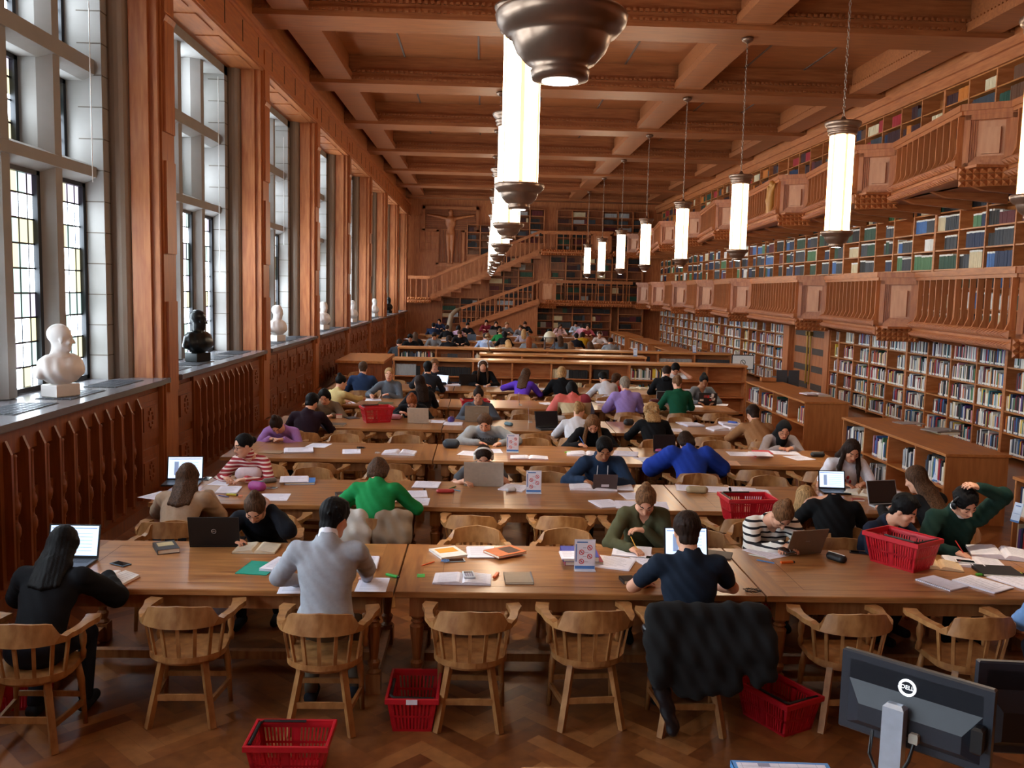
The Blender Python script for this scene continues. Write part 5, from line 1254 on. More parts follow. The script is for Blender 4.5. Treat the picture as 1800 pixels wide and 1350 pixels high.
def open_book(px, py, a, label, w=.2, h=.27, th=.02, page='EFEBF4', cover='D8D6E0', z=TT, name='open_book'):
    t = MB(); n = 10
    for s in (-1, 1):
        vs = []
        for i in range(n+1): u = i/n; vs += [(s*u*w, -h/2, 0.002), (s*u*w, h/2, .002), (s*u*w, h/2, .003+th*(1-.65*u)*math.sin(min(1, u*5+.12)*PI/2)), (s*u*w, -h/2, .003+th*(1-.65*u)*math.sin(min(1, u*5+.12)*PI/2))]
        fs = [(i*4+k, i*4+(k+1)%4, i*4+4+(k+1)%4, i*4+4+k) for i in range(n) for k in range(4)]+[(0,1,2,3),(n*4+3,n*4+2,n*4+1,n*4)]
        t.add(vs, fs)
    o = obj(name, t, mat('page '+page, page, .7), loc=on(px, py, z), rz=R(a), smooth=False); tag(o, label, 'book' if name == 'open_book' else 'notebook')
    t = MB(); t.box(-w-.004, w+.004, -h/2-.004, h/2+.004, -.0005, .002); obj('cover', t, mat('cover '+cover, cover, .5), o)
    t = MB()
    for s in (-1, 1):
        for i in range(9):
            zz = .0045+th*(1-.65*.5); y = h*.38-i*.026
            t.add([(s*w*.2, y, .0042+th*(1-.65*.2)), (s*w*.85, y, .0042+th*(1-.65*.85)), (s*w*.85, y-.003, .0042+th*(1-.65*.85)), (s*w*.2, y-.003, .0042+th*(1-.65*.2))], [(0,1,2,3)])
    obj('written_lines', t, LINE, o); return o
def laptop(px, py, a, label, w=.34, d=.235, col='2A2A2E', open_=105, lit=None, logo=None, sticker=False, z=TT):
    """a = 0: the user sits towards the camera and the screen faces the camera; 180: the lid's back faces the camera"""
    m = mat('laptop shell '+col, col, .4, .2)
    t = thing('laptop', label, 'laptop', on(px, py, z), R(a))
    mb = MB(); mb.bevbox(-w/2, w/2, -d, 0, 0, .017, .003); b = obj('laptop_base', mb, m, t)
    mb = MB()
    for i in range(5):
        for j in range(13): mb.box(-w*.43+j*w*.0665, -w*.43+j*w*.0665+w*.055, -.045-i*.019, -.045-i*.019+.015, .017, .0185)
    obj('keyboard', mb, BLACKP, b); mb = MB(); mb.box(-.05,.05,-d+.015,-d+.075,.017,.0178); obj('touchpad', mb, mat('touchpad', '55565A', .4), b)
    th = R(open_-90); M = Matrix.Rotation(-th, 4, 'X'); M = Matrix.Translation((0,0,.015)) @ M
    mb = MB(); mb.M = M; mb.bevbox(-w/2, w/2, -.004, .005, 0, d*.97, .002); l = obj('laptop_lid', mb, m, t)
    mb = MB(); mb.M = M; mb.box(-w/2+.006, w/2-.006, -.0048, -.004, .006, d*.95); obj('screen_bezel', mb, BLACKP, l)
    mb = MB(); mb.M = M; mb.box(-w/2+.012, w/2-.012, -.0056, -.0048, .018, d*.93); sc = obj('screen', mb, SCR if lit else mat('dark screen', '1A1C22', .15), l)
    if lit:
        mb = MB(); mb.M = M; mb.box(-w*.44, w*.44, -.0062, -.0056, d*.84, d*.87)
        for i in range(6): mb.box(-w*.1, w*.36, -.0062, -.0056, d*(.2+i*.1), d*(.2+i*.1)+.003)
        mb.box(-w*.3,-w*.18,-.0062,-.0056,d*.2,d*.75); obj('screen_content', mb, mat('screen text', '8FA4CC', .5, emit=.4), l)
    if logo == 'ring':
        mb = MB(); mb.M = M; mb.tube([(.018*math.cos(2*PI*k/16), .0055, d*.5+.018*math.sin(2*PI*k/16)) for k in range(17)], .0013, 4); obj('logo', mb, SILV, l)
        o = text('DELL', .014, SILV, l, (0,0,0), (0,0,0), 'logo'); o.matrix_local = M @ Matrix.Translation((0,.0062,d*.5)) @ Matrix.Rotation(PI,4,'Z') @ Matrix.Rotation(PI/2,4,'X')
    elif logo == 'label': mb = MB(); mb.M = M; mb.box(-.04,.04,.005,.0058,d*.15,d*.32); obj('white_label', mb, WHITE, l)
    elif logo: mb = MB(); mb.M = M; mb.box(-.02,.02,.005,.0056,d*.5,d*.52); obj('logo', mb, SILV, l)
    if sticker:
        r = random.Random(5)
        for k in range(12):
            mb = MB(); mb.M = M; x, zz = r.uniform(-w*.42,w*.32), r.uniform(.02,d*.75); mb.box(x, x+r.uniform(.03,.07), .005, .0058+.0002*k, zz, zz+r.uniform(.02,.05)); c = r.choice(('C02A30','D8D4C8','6A6A70','E8E8E8','8A3A3A')); obj('sticker', mb, mat('sticker '+c, c, .5), l)
    return t
def pen(px, py, a, col, label, L=.14, r=.005, name='pen', z=TT):
    mb = MB(); mb.tube([(-L/2,0,r),(-L/2+.012,0,r),(L/2-.02,0,r),(L/2,0,r)], [r*.3,r,r,r*.8], 8); o = obj(name, mb, mat('pen '+col, col, .35), loc=on(px,py,z), rz=R(a)); tag(o, label, name.replace('_',' ')); return o
def marker(px, py, a, col, label):
    mb = MB(); mb.bevbox(-.055,.045,-.012,.012,0,.018,.004); o = obj('highlighter', mb, mat('pen '+col, col, .35), loc=on(px,py), rz=R(a)); tag(o, label, 'highlighter')
    mb = MB(); mb.bevbox(.045,.06,-.009,.009,.002,.016,.003); obj('cap', mb, BLACKP, o); return o
def pouch(px, py, a, col, label, w=.2, h=.07, d=.08, col2=None, z=TT):
    c = on(px,py,z); q = V3(*c); ax = V3(math.cos(R(a)), math.sin(R(a)), 0); s = V3(-math.sin(R(a)), math.cos(R(a)), 0)
    m = mat('pouch '+col, col, .55, noise=30)
    o = sdf_obj('pencil_case', [('c', q-ax*(w/2-d*.4)+V3(0,0,h*.45), q+ax*(w/2-d*.4)+V3(0,0,h*.45), h*.48, h*.48, .01), ('c', q-ax*(w/2-d*.5)+s*d*.2+V3(0,0,h*.35), q+ax*(w/2-d*.5)+s*d*.2+V3(0,0,h*.35), h*.36, h*.36, .02), ('c', q-ax*(w/2-d*.5)-s*d*.2+V3(0,0,h*.35), q+ax*(w/2-d*.5)-s*d*.2+V3(0,0,h*.35), h*.36, h*.36, .02)], max(.006, c[1]*.0009), m, None, c, cuts=[(V3(0,0,z+.002), V3(0,0,-1.))])
    tag(o, label, 'pencil case'); mb = MB(); mb.M = Matrix.Rotation(R(a),4,'Z'); mb.box(-w*.38,w*.38,-.004,.004,h*.9,h*.96); obj('zip', mb, mat('zip '+(col2 or 'C8C8C8'), col2 or 'C8C8C8', .4, .4), o); return o
def phone(px, py, a, col, label, z=TT):
    mb = MB(); mb.bevbox(-.036,.036,-.073,.073,0,.008,.002); o = obj('phone', mb, mat('phone '+col, col, .3), loc=on(px,py,z), rz=R(a)); tag(o, label, 'phone')
    mb = MB(); mb.box(-.032,.032,-.062,.062,.008,.0086); obj('screen', mb, mat('phone glass', '0B0C10', .08), o); return o
def cable(px, py, col, label, rr=.05, z=TT, n=3):
    r = random.Random(px); P_ = []; c = on(px,py,z)
    for i in range(34): a = i*.75; q = rr*(.5+.5*r.random()); P_.append((q*1.3*math.cos(a), q*math.sin(a), .004+.006*(i%n)))
    mb = MB(); mb.tube(P_, .0022, 5); o = obj('cable', mb, mat('cable '+col, col, .4), loc=c); tag(o, label, 'cable'); return o
SIGN0 = [None]
def sign(px, py, a, label, z=TT):
    loc = on(px, py, z)
    if SIGN0[0]: dup(SIGN0[0], loc, R(a), label=label); return
    t = thing('table_sign', label, 'sign', loc, R(a)); SIGN0[0] = t
    gl = mat('clear acrylic', 'DADCE6', .1, alpha=.5)
    mb = MB(); mb.box(-.078,.078,-.03,.03,0,.004); mb.add([(-.078,.02,.0),(.078,.02,0),(.078,.035,.225),(-.078,.035,.225),(-.078,.023,0),(.078,.023,0),(.078,.038,.225),(-.078,.038,.225)], [(0,1,2,3),(7,6,5,4),(0,3,7,4),(1,5,6,2),(3,2,6,7)]); obj('acrylic_stand', mb, gl, t)
    M = Matrix.Translation((0,.019,.0)) @ Matrix.Rotation(R(-3.8),4,'X')
    mb = MB(); mb.M = M; mb.box(-.073,.073,-.001,0,.006,.218); pr = obj('printed_sheet', mb, WHITE, t)
    blue = mat('sign blue', '4A78B8', .6); red = mat('sign red', 'D0404A', .6)
    mb = MB(); mb.M = M; mb.box(-.073,.073,-.0016,-.001,.008,.03); mb.box(-.06,.02,-.0016,-.001,.2,.209); mb.box(-.068,-.06,-.0016,-.001,.06,.19); obj('sign_band', mb, blue, pr)
    for k, (x, zz) in enumerate(((.035,.165),(-.025,.13),(.035,.1),(-.025,.062))):
        mb = MB(); mb.M = M; mb.tube([(x+.017*math.cos(2*PI*q/14), -.0018, zz+.017*math.sin(2*PI*q/14)) for q in range(15)], .0028, 4); mb.tube([(x-.012,-.0018,zz+.012),(x+.012,-.0018,zz-.012)], .0026, 4); obj('prohibition_symbol', mb, red, pr)
        mb = MB(); mb.M = M; mb.box(x-.006,x+.006,-.0015,-.001,zz-.006,zz+.006); mb.box(x-.05 if x > 0 else x+.022, x-.024 if x > 0 else x+.05, -.0015,-.001,zz-.003,zz); obj('pictogram', mb, LINE, pr)
RED = mat('red basket plastic', 'C01828', .38); BK0 = [None]
def basket(px, py, a, label, z=.0, loc=None, tagm=False):
    loc = loc or on(px, py, z)
    if BK0[0]: o = dup(BK0[0], loc, R(a), label=label)
    else:
        t = thing('shopping_basket', label, 'basket', loc, R(a), 'red wire-slot shopping baskets'); BK0[0] = t; del t['group']
        L0, W0, L1, W1, H = .36, .24, .45, .31, .23; o = t
        mb = MB(); mb.box(-L0/2,L0/2,-W0/2,W0/2,0,.006)
        def side(p0, p1, q0, q1, n):   # bottom edge p0-p1, top edge q0-q1 : slotted wall
            p0, p1, q0, q1 = map(Vector, (p0,p1,q0,q1))
            g = lambda u, v: (p0.lerp(p1,u)).lerp(q0.lerp(q1,u), v)
            nrm = (p1-p0).cross(q0-p0).normalized()*.003
            def strip(u0,u1,v0,v1):
                a_, b_, c_, d_ = g(u0,v0), g(u1,v0), g(u1,v1), g(u0,v1); mb.add([a_-nrm,b_-nrm,c_-nrm,d_-nrm,a_+nrm,b_+nrm,c_+nrm,d_+nrm], [(3,2,1,0),(4,5,6,7),(0,1,5,4),(1,2,6,5),(2,3,7,6),(3,0,4,7)])
            for v0, v1 in ((0,.08),(.44,.5),(.84,1)): strip(0,1,v0,v1)
            for i in range(n+1):
                c = i/n; hw = .5/n*.5
                if i in (0, n): hw = .06
                if n > 12 and i == n//2: hw = .05
                strip(max(0,c-hw), min(1,c+hw), .05, .9)
        side((-L0/2,-W0/2,0),(L0/2,-W0/2,0),(-L1/2,-W1/2,H),(L1/2,-W1/2,H),20); side((L0/2,W0/2,0),(-L0/2,W0/2,0),(L1/2,W1/2,H),(-L1/2,W1/2,H),20)
        side((L0/2,-W0/2,0),(L0/2,W0/2,0),(L1/2,-W1/2,H),(L1/2,W1/2,H),12); side((-L0/2,W0/2,0),(-L0/2,-W0/2,0),(-L1/2,W1/2,H),(-L1/2,-W1/2,H),12)
        obj('basket_body', mb, RED, t)
        mb = MB()
        for x0,x1,y0,y1 in ((-L1/2-.012,L1/2+.012,-W1/2-.014,-W1/2+.004),(-L1/2-.012,L1/2+.012,W1/2-.004,W1/2+.014),(-L1/2-.012,-L1/2+.006,-W1/2,W1/2),(L1/2-.006,L1/2+.012,-W1/2,W1/2)): mb.bevbox(x0,x1,y0,y1,H-.03,H+.006,.003)
        obj('rim', mb, RED, t)
        mb = MB(); mb.tube([(-L1/2+.02,-W1/2+.02,H),(-L1/2+.02,W1/2-.04,H+.004),(-L1/2+.04,W1/2-.02,H+.008),(.06,W1/2-.02,H+.008)], .011, 8, .7); obj('handle', mb, BLACKP, t)
    return o
bk = basket(728, 1262, 90, 'red slotted basket with a white rim label on the floor between the front tables')
basket(512, 1356, 0, 'red slotted basket on the parquet at the bottom edge of the picture')
basket(1365, 1268, 118, 'red slotted basket on the floor right of the jacket-covered chair')
basket(1583, 992, 122, 'red slotted basket standing on the right-hand front table', z=TT)
basket(1312, 905, 4, 'red slotted basket resting on an armchair behind the striped top', loc=tuple(at(1312, 925, Y=YF[1]-.22)[:2])+(.73,))
basket(662, 741, 20, 'red slotted basket filled with white things on the fourth table', z=TT)
basket(835, 712, 8, 'red slotted basket on a chair behind the grey hooded top', loc=(at(835,700,Y=YF[4]-.25).x, YF[4]-.27, .70))
basket(30, 1235, 10, 'red slotted basket in the shadow under the front table by the window wall')
basket(1348, 1075, 90, 'red slotted basket under the right-hand front table')
basket(1070, 616, 10, 'red slotted basket beyond the cross bookcases on the bookshelf side', loc=(4.1, 27.0, .76))
obj('rim_label', MB().box(-.245,-.2385,-.035,.035,.205,.235), WHITE, bk)
# front row
laptop(128, 984, 0, 'black laptop with lit screen in front of the black hooded top', .37, .25, '15161A', lit=1)
open_book(200, 1020, -12, 'thick open book with orange-edged pages beside the black sleeve', .13, .2, .045, 'EDE4DC', 'B8683A')
phone(212, 992, 60, '3A5468', 'dark phone lying behind the thick open book on the first table')
closed_book(292, 966, 28, '202226', 'black paperback with yellow and white cover art lying on the left front table', .16, .24, .035, art='B9A678')
laptop(378, 962, 184, 'closed-back black laptop with round silver logo, lid towards the camera', .38, .255, '16171B', logo='ring')
open_book(452, 966, 0, 'open book with yellowed pages in front of the person in the black jumper', .16, .235, .03, 'D9C8AC', '6A5238')
closed_book(455, 999, -8, '1E9E86', 'turquoise green folder at the left elbow of the pale grey jumper', .23, .3, .006, cat='folder', name='folder')
paper(497, 995, -14, 'stack of white sheets on the turquoise folder', n=7, z=TT+.007)
paper(520, 1032, 4, 'white sheet under the left arm of the pale grey jumper')
paper(640, 990, 2, 'white writing pad under the writing hand of the pale grey jumper', n=4)
paper(655, 1028, 0, 'white sheet under the right elbow of the pale grey jumper')
marker(690, 1014, -35, '2FA83C', 'green highlighter near the gap between the two left front tables')
pen(752, 992, 50, 'E0602A', 'orange and white pen on the middle front table')
cable(783, 988, '5A86C0', 'blue tangle of cable beside the orange pen', .028)
phone(800, 986, -80, '8A98A8', 'grey phone beside the blue cable tangle')
paper(740, 1012, 4, 'small green card on the middle front table', .055, .075, col='3FA03A')
open_book(813, 1019, -2, 'open white notebook with a calculator lying on it', .2, .22, .022, name='open_notebook')
t = thing('calculator', 'pale pocket calculator lying on the open white notebook', 'calculator', on(824,1012,TT+.022), R(8))
obj('calculator_body', MB().bevbox(-.04,.04,-.07,.07,0,.014,.004), mat('pale calculator', 'C8D0DA', .4), t); obj('display', MB().box(-.03,.03,.025,.055,.014,.0148), mat('calculator display', '3A4048', .2), t)
mb = MB()
for i in range(5):
    for j in range(4): mb.box(-.03+j*.016,-.019+j*.016,.01-i*.015,.019-i*.015,.014,.016)
obj('keypad', mb, LINE, t)
marker(872, 1013, 75, 'E0622A', 'orange highlighter between the open and the closed notebook')
closed_book(911, 1018, 2, '8A7866', 'closed brown spiral notebook on the middle front table', .2, .24, .014, name='spiral_notebook', cat='notebook', spiral=True)
closed_book(788, 973, 25, 'E8E4E0', 'white notebook with a yellow-orange cover picture', .22, .26, .016, art='E8A030', name='notebook', cat='notebook')
paper(845, 972, 3, 'white booklet under the orange book', n=4)
closed_book(888, 972, -55, 'D06A2C', 'orange and dark brown textbook lying askew on the white booklet', .2, .27, .02, z=TT+.014, art='4A2A20')
closed_book(1022, 984, 2, '9A3048', 'raspberry ring binder under the blue one behind the table sign', .29, .3, .03, name='binder', cat='binder')
closed_book(1018, 978, 0, '2C3EA0', 'royal blue ring binder behind the table sign', .27, .29, .04, z=TT+.031, name='binder', cat='binder')
paper(1000, 977, 2, 'white booklet on the royal blue binder', .12, .2, 3, z=TT+.072)
sign(1028, 1003, 0, 'acrylic table sign with four red prohibition symbols on the middle front table')
paper(1110, 970, -12, 'white sheet under the pencil of the person in olive green', n=3, w=.3)
paper(1140, 985, 20, 'crumpled white sheet behind the navy laptop'); paper(1080, 990, -20, 'cream handwritten sheets beside the table sign', n=3, w=.28)
phone(1150, 982, 75, 'C8CCD4', 'white phone lying on the papers beside the laptop of the navy T-shirt')
laptop(1206, 984, 0, 'laptop with lit screen in front of the navy T-shirt', .34, .24, '2A2C30', lit=1)
closed_book(1252, 975, 70, '3A2E28', 'dark clipboard folder lying right of the laptop of the navy T-shirt', .2, .3, .01, name='folder', cat='folder')
closed_book(1104, 1022, 10, '101014', 'black wallet on the middle front table', .1, .12, .025, cat='wallet', name='wallet'); cable(1127, 1017, 'DADADA', 'white earphone cable beside the black wallet', .03); cable(1322, 1040, '101014', 'thin black cable at the joint of the front tables', .05)
paper(1345, 972, 30, 'white sheet in front of the striped black and white top'); pen(1330, 978, -40, 'D8E0D8', 'pale pen on the sheet in front of the striped top'); pen(1345, 988, -35, '3A78B8', 'blue pen beside the sheet of the striped top')
marker(1384, 990, 10, 'E86A20', 'orange highlighter behind the silver-brown laptop')
phone(1382, 968, 20, '14141A', 'black phone in the hands of the striped top', z=.86)
laptop(1412, 975, 196, 'silver-brown laptop with its lid towards the camera on the right front table', .33, .23, '80705F', logo='bar', open_=112)
pouch(1470, 985, -60, '121216', 'black pouch with a white tag right of the silver-brown laptop', .2, .06, .1, 'F0F0F0')
phone(1510, 972, 70, '202024', 'black phone lying left of the basket on the right front table')
open_book(1650, 995, -20, 'open book with yellowed pages behind the basket', .16, .22, .03, 'E4C49A', '6A5238')
open_book(1712, 990, -14, 'open white notebook with a phone lying on it', .21, .27, .02, name='open_notebook'); phone(1697, 988, 70, 'EFEFF2', 'white phone with black screen lying on the open notebook', z=TT+.02)
open_book(1760, 975, -20, 'large open ring binder with white sheets on the right front table', .24, .31, .045, cover='14161A', name='open_binder')
o = closed_book(1655, 1026, 28, 'E6E4F2', 'white spiral pad near the front edge of the right table', .21, .28, .01, name='spiral_pad', cat='notebook')
mb = MB()
for i in range(18): mb.tube([(-.105+.008*math.cos(q), -.13+i*.0153, .006+.01*math.sin(q)) for q in [2*PI*k/8 for k in range(9)]], .0015, 4)
obj('wire_binding', mb, SILV, o)
paper(1728, 1028, 30, 'stack of pale sheets near the front edge of the right table', n=4, w=.24, h=.32); paper(1788, 1022, 24, 'loose white sheets at the right end of the front table', n=3, w=.26)
closed_book(1752, 1006, -8, '1E2024', 'black folder under the large ring binder', .3, .25, .02, name='folder', cat='folder'); marker(1728, 1012, 4, '4A9A30', 'green highlighter at the front of the right table'); marker(1785, 1010, -5, 'B8DC50', 'lime highlighter at the right end of the front table')
# second row
laptop(325, 846, 6, 'laptop with glowing white screen in front of the long brown hair', .36, .25, '202226', lit=1)
paper(283, 872, -25, 'white sheet overhanging the left end of the second table', w=.3); paper(402, 862, 5, 'white sheets in front of the beige jumper', n=4); paper(392, 848, -8, 'pale sheet in front of the striped polo-neck')
phone(364, 842, 0, '101218', 'black phone held upright by the person in the beige jumper', z=.9)
pouch(437, 843, 10, 'D8C4CC', 'large pale pink and purple toiletry pouch on the second table', .22, .14, .1); pouch(452, 862, -20, 'A03A88', 'small pink and teal pencil case', .16, .1, .08, '2E8A86'); pouch(474, 848, 30, '6E6660', 'grey spectacle case on the second table', .15, .05, .06)
phone(474, 858, 80, 'B8B8BC', 'silver phone beside the grey spectacle case'); marker(408, 871, -10, 'D8D050', 'yellow highlighter in front of the beige jumper'); pen(393, 873, -30, '2A3A8A', 'blue pen beside the yellow highlighter'); closed_book(423, 874, 0, 'E07A5A', 'small orange eraser on the second table', .03, .045, .015, cat='eraser', name='eraser')
closed_book(528, 848, 8, '2E7AC8', 'bright blue folder with papers spilling out', .3, .24, .025, name='folder', cat='folder'); paper(517, 843, 10, 'white sheets lying on the bright blue folder', w=.28, n=3, z=TT+.026)
paper(482, 874, 4, 'white sheet on the second table near its front edge', w=.28); marker(588, 880, 40, 'D8D840', 'yellow highlighter by the left elbow of the green jumper'); closed_book(598, 872, 20, '18181A', 'small black box by the left elbow of the green jumper', .08, .12, .03, cat='box', name='box')
paper(750, 853, -4, 'sheaf of white sheets right of the green jumper', n=4, w=.26); paper(733, 869, 6, 'white sheet by the right elbow of the green jumper', n=2); paper(735, 882, 0, 'second white sheet by the right elbow of the green jumper')
pouch(783, 866, 5, 'B83A3A', 'shiny red pencil case on the second table', .2, .04, .07, 'E07060'); pen(795, 858, 60, '3A8A4A', 'green pen left of the white laptop'); pen(800, 862, -40, '3A88B8', 'light blue pen left of the white laptop'); pen(768, 853, 80, 'E0609A', 'pink pen behind the shiny red pencil case')
laptop(850, 855, 178, 'large white laptop with its lid towards the camera', .41, .27, 'B9AFA2', logo='bar')
paper(905, 858, -20, 'printed leaflets right of the white laptop', n=3, w=.26); o = pouch(898, 864, 20, 'D0D0D4', 'white computer mouse right of the white laptop', .11, .045, .05)
sign(938, 867, 0, 'acrylic table sign with four red prohibition symbols on the second table')
open_book(1042, 858, -2, 'open white notebook behind the small grey laptop', .24, .24, .03, name='open_notebook'); laptop(1063, 862, 181, 'small grey laptop with a white label on its lid', .25, .17, '5A4E50', logo='label'); paper(1094, 857, -4, 'white sheet with blue notes right of the small grey laptop', n=3)
paper(1066, 886, 18, 'white booklet with a green sticker on the second table', w=.24, n=3); paper(1110, 888, -6, 'white sheets behind the head of the person in olive', n=2, w=.3); paper(1152, 888, -6, 'white sheet right of the head of the person in olive', w=.24); paper(1112, 872, 8, 'white sheet beside the small grey laptop')
pouch(1225, 866, -4, 'A89676', 'gold coloured pencil case on the right-hand second table', .22, .075, .08, 'D8C8A0')
paper(1210, 858, -10, 'white sheet behind the gold pencil case', w=.26); paper(1262, 861, -12, 'white sheet right of the gold pencil case', w=.28); paper(1305, 862, -14, 'white sheet next to the thick stack on the second table', w=.28); paper(1327, 872, -8, 'thick stack of white sheets on the second table', w=.3, n=14)
laptop(1462, 862, -4, 'tablet with black frame and lit screen beside the fair-haired person', .28, .2, '0E0E10', lit=1); open_book(1512, 868, -30, 'open book in the hands of the white T-shirt', .15, .22, .04, 'E6DCC8', '8A7048')
closed_book(1508, 880, -10, '9A4030', 'red and orange box of cards on the second table', .12, .08, .02, cat='box', name='card_box'); laptop(1553, 888, 12, 'laptop with black screen open towards the camera on the second table', .33, .24, 'B0B4B8', open_=108)
paper(1578, 868, 20, 'white sheet with a curved drawing behind the open laptop')
# third row
paper(525, 793, 12, 'fan of white sheets in front of the lilac cardigan', w=.34, n=7); paper(560, 783, -10, 'single white sheet right of the lilac cardigan', w=.26); closed_book(478, 795, -8, 'A08468', 'pale wooden board under the left arm of the lilac cardigan', .28, .2, .006, cat='board', name='drawing_board')
paper(618, 794, 8, 'torn white sheets on the third table', w=.22, n=2); cable(634, 788, '141416', 'black cable heap on the third table', .05); cable(664, 797, 'C8C8C8', 'white earphones on the third table', .03)
open_book(702, 797, -3, 'open white book alone on the third table', .2, .25, .035); pouch(793, 787, 0, '1E2A38', 'dark navy pouch left of the grey sweatshirt', .2, .12, .12, 'A8B0B8')
paper(826, 797, -14, 'white sheet in front of the grey sweatshirt', w=.26); paper(868, 793, 6, 'white sheet at the left hand of the grey sweatshirt', w=.2)
sign(901, 795, 0, 'acrylic table sign with four red prohibition symbols on the third table')
open_book(930, 805, -2, 'open white ring book with red cover on the third table', .23, .2, .02, cover='A03040', name='open_notebook')
open_book(1030, 799, -4, 'open white pad in front of the long plait', .24, .26, .03, name='open_notebook'); paper(1100, 798, -12, 'loose sheets with pink marks at the table joint', w=.3, n=4); marker(1000, 796, 20, '8AC83A', 'lime highlighter in front of the black hooded top')
laptop(1168, 795, 8, 'black laptop left of the royal blue jumper', .3, .22, '121216', open_=100); paper(1140, 808, 20, 'white sheet left of the royal blue jumper', w=.26); pouch(1157, 795, 0, 'C06090', 'pink and white tissue packet left of the royal blue jumper', .1, .05, .06, 'F0F0F0')
paper(1280, 814, -6, 'peach coloured sheet right of the royal blue jumper', col='E8B898', w=.26); closed_book(1340, 801, -4, 'C83A48', 'thick red and white book on the third table', .22, .26, .05); paper(1337, 798, -4, 'white sheet on the thick red book', w=.26, z=TT+.051)
paper(1300, 798, -4, 'white sheet left of the thick red book', w=.3); paper(1380, 796, -6, 'white sheets in front of the black headscarf', w=.34, n=2); paper(1405, 805, 18, 'printed white sheet at the right end of the third table', w=.28); pouch(1437, 803, 0, '101014', 'black pouch at the right end of the third table', .2, .07, .1)
# fourth row
closed_book(588, 747, -4, '5A524C', 'grey-brown folder right of the maroon jumper', .32, .22, .02, name='folder', cat='folder'); closed_book(596, 735, 10, 'B04038', 'red tin beside the grey-brown folder', .1, .08, .06, cat='tin', name='tin'); closed_book(618, 735, 30, '34343A', 'dark tablet left of the red basket', .18, .24, .01, name='tablet', cat='tablet')
pouch(692, 737, -15, 'C88A98', 'pink patterned pencil case beside the white laptop of the fourth table', .24, .09, .09, '3A8A7A'); laptop(735, 744, 176, 'white laptop with its lid towards the camera on the fourth table', .32, .24, 'D0C2B0', logo='bar'); paper(765, 741, -8, 'white sheet right of the white laptop of the fourth table', w=.28)
paper(797, 745, -2, 'white pad with a purple pencil case on the fourth table', n=3, w=.28); pouch(793, 742, 80, '4A3480', 'purple and orange pencil case standing on the pad', .1, .1, .08, 'E08030'); laptop(838, 742, 180, 'large beige laptop with its lid towards the camera', .37, .26, '9C8E7C', logo='bar')
pouch(894, 748, -50, '5A7884', 'blue-grey spectacle case alone on the fourth table', .16, .06, .06); sign(932, 742, 88, 'table sign seen edge-on on the fourth table'); laptop(962, 752, 14, 'open laptop with dark screen and silver base on the fourth table', .36, .25, '2A2C30', open_=112); pouch(985, 738, 0, 'B8B8BC', 'zebra patterned pouch behind the open laptop', .16, .1, .1, '202020')
pouch(1105, 747, 20, '18181C', 'black camera bag at the joint of the fourth tables', .16, .1, .1); paper(1207, 745, 4, 'thin white booklet on the right-hand fourth table', n=3, w=.28); paper(1217, 748, 10, 'thick white pad on the right-hand fourth table', n=9, w=.28); paper(1187, 756, -6, 'white sheet by the black sleeve on the fourth table', w=.2)
open_book(1275, 755, 14, 'crumpled open newspaper on the fourth table', .26, .26, .05, name='open_newspaper'); paper(1283, 745, 0, 'stack of white sheets behind the newspaper', n=9, w=.3); pouch(1288, 738, -40, '2A4EA8', 'bright blue pencil roll on the stack of sheets', .16, .06, .06)
# fifth and sixth rows
paper(615, 707, 0, 'white sheet in front of the yellow jumper', w=.26); paper(655, 703, 10, 'white sheets at the reaching hand of the yellow jumper', w=.3, n=2); closed_book(678, 709, 0, '4A5A40', 'dark green folder between the people at the left of the fifth table', .26, .2, .01, name='folder', cat='folder'); paper(758, 706, 0, 'white pad right of the long dark hair', w=.26, n=3)
cable(652, 698, '1A1A1E', 'heap of black cable and keys on the fifth table', .08); sign(915, 712, 86, 'table sign seen edge-on on the fifth table'); paper(962, 710, 20, 'white and yellow booklet left of the checked shawl', w=.2, n=3); paper(1063, 712, -20, 'pale pink sheet right of the checked shawl', col='D0A8A0', w=.26); paper(1058, 704, 0, 'white booklet left of the lilac shirt', n=3, w=.2)
laptop(1168, 705, -10, 'silver laptop in front of the dark green jumper', .3, .22, 'A8ACB0'); pouch(1150, 702, 20, '5A1E24', 'dark red pouch beside the silver laptop', .2, .09, .1); paper(1222, 714, 0, 'white sheet right of the dark green jumper', w=.24); laptop(1243, 712, 178, 'laptop with a lid covered in stickers', .34, .23, '1C1C20', sticker=True); paper(1270, 706, -20, 'folded leaflet right of the stickered laptop', w=.2)
paper(797, 675, 0, 'stack of pale booklets beyond the charcoal sweatshirt', n=8, w=.3); laptop(822, 677, 180, 'black laptop with its lid towards the camera on the sixth table', .36, .25, '101114'); laptop(776, 672, -30, 'silver laptop between the two people at the left sixth table', .3, .21, '9A9EA4', lit=1); paper(862, 679, 0, 'white sheet right of the black laptop', w=.3); sign(884, 688, 86, 'table sign seen edge-on on the sixth table')
paper(955, 684, 0, 'white sheets left of the fair bob', w=.26, n=2); open_book(1120, 684, 10, 'open yellowed atlas on the sixth table', .3, .3, .04, 'E8DCC0', 'C8A050'); paper(1212, 682, 0, 'white sheet at the right end of the sixth table', w=.26)
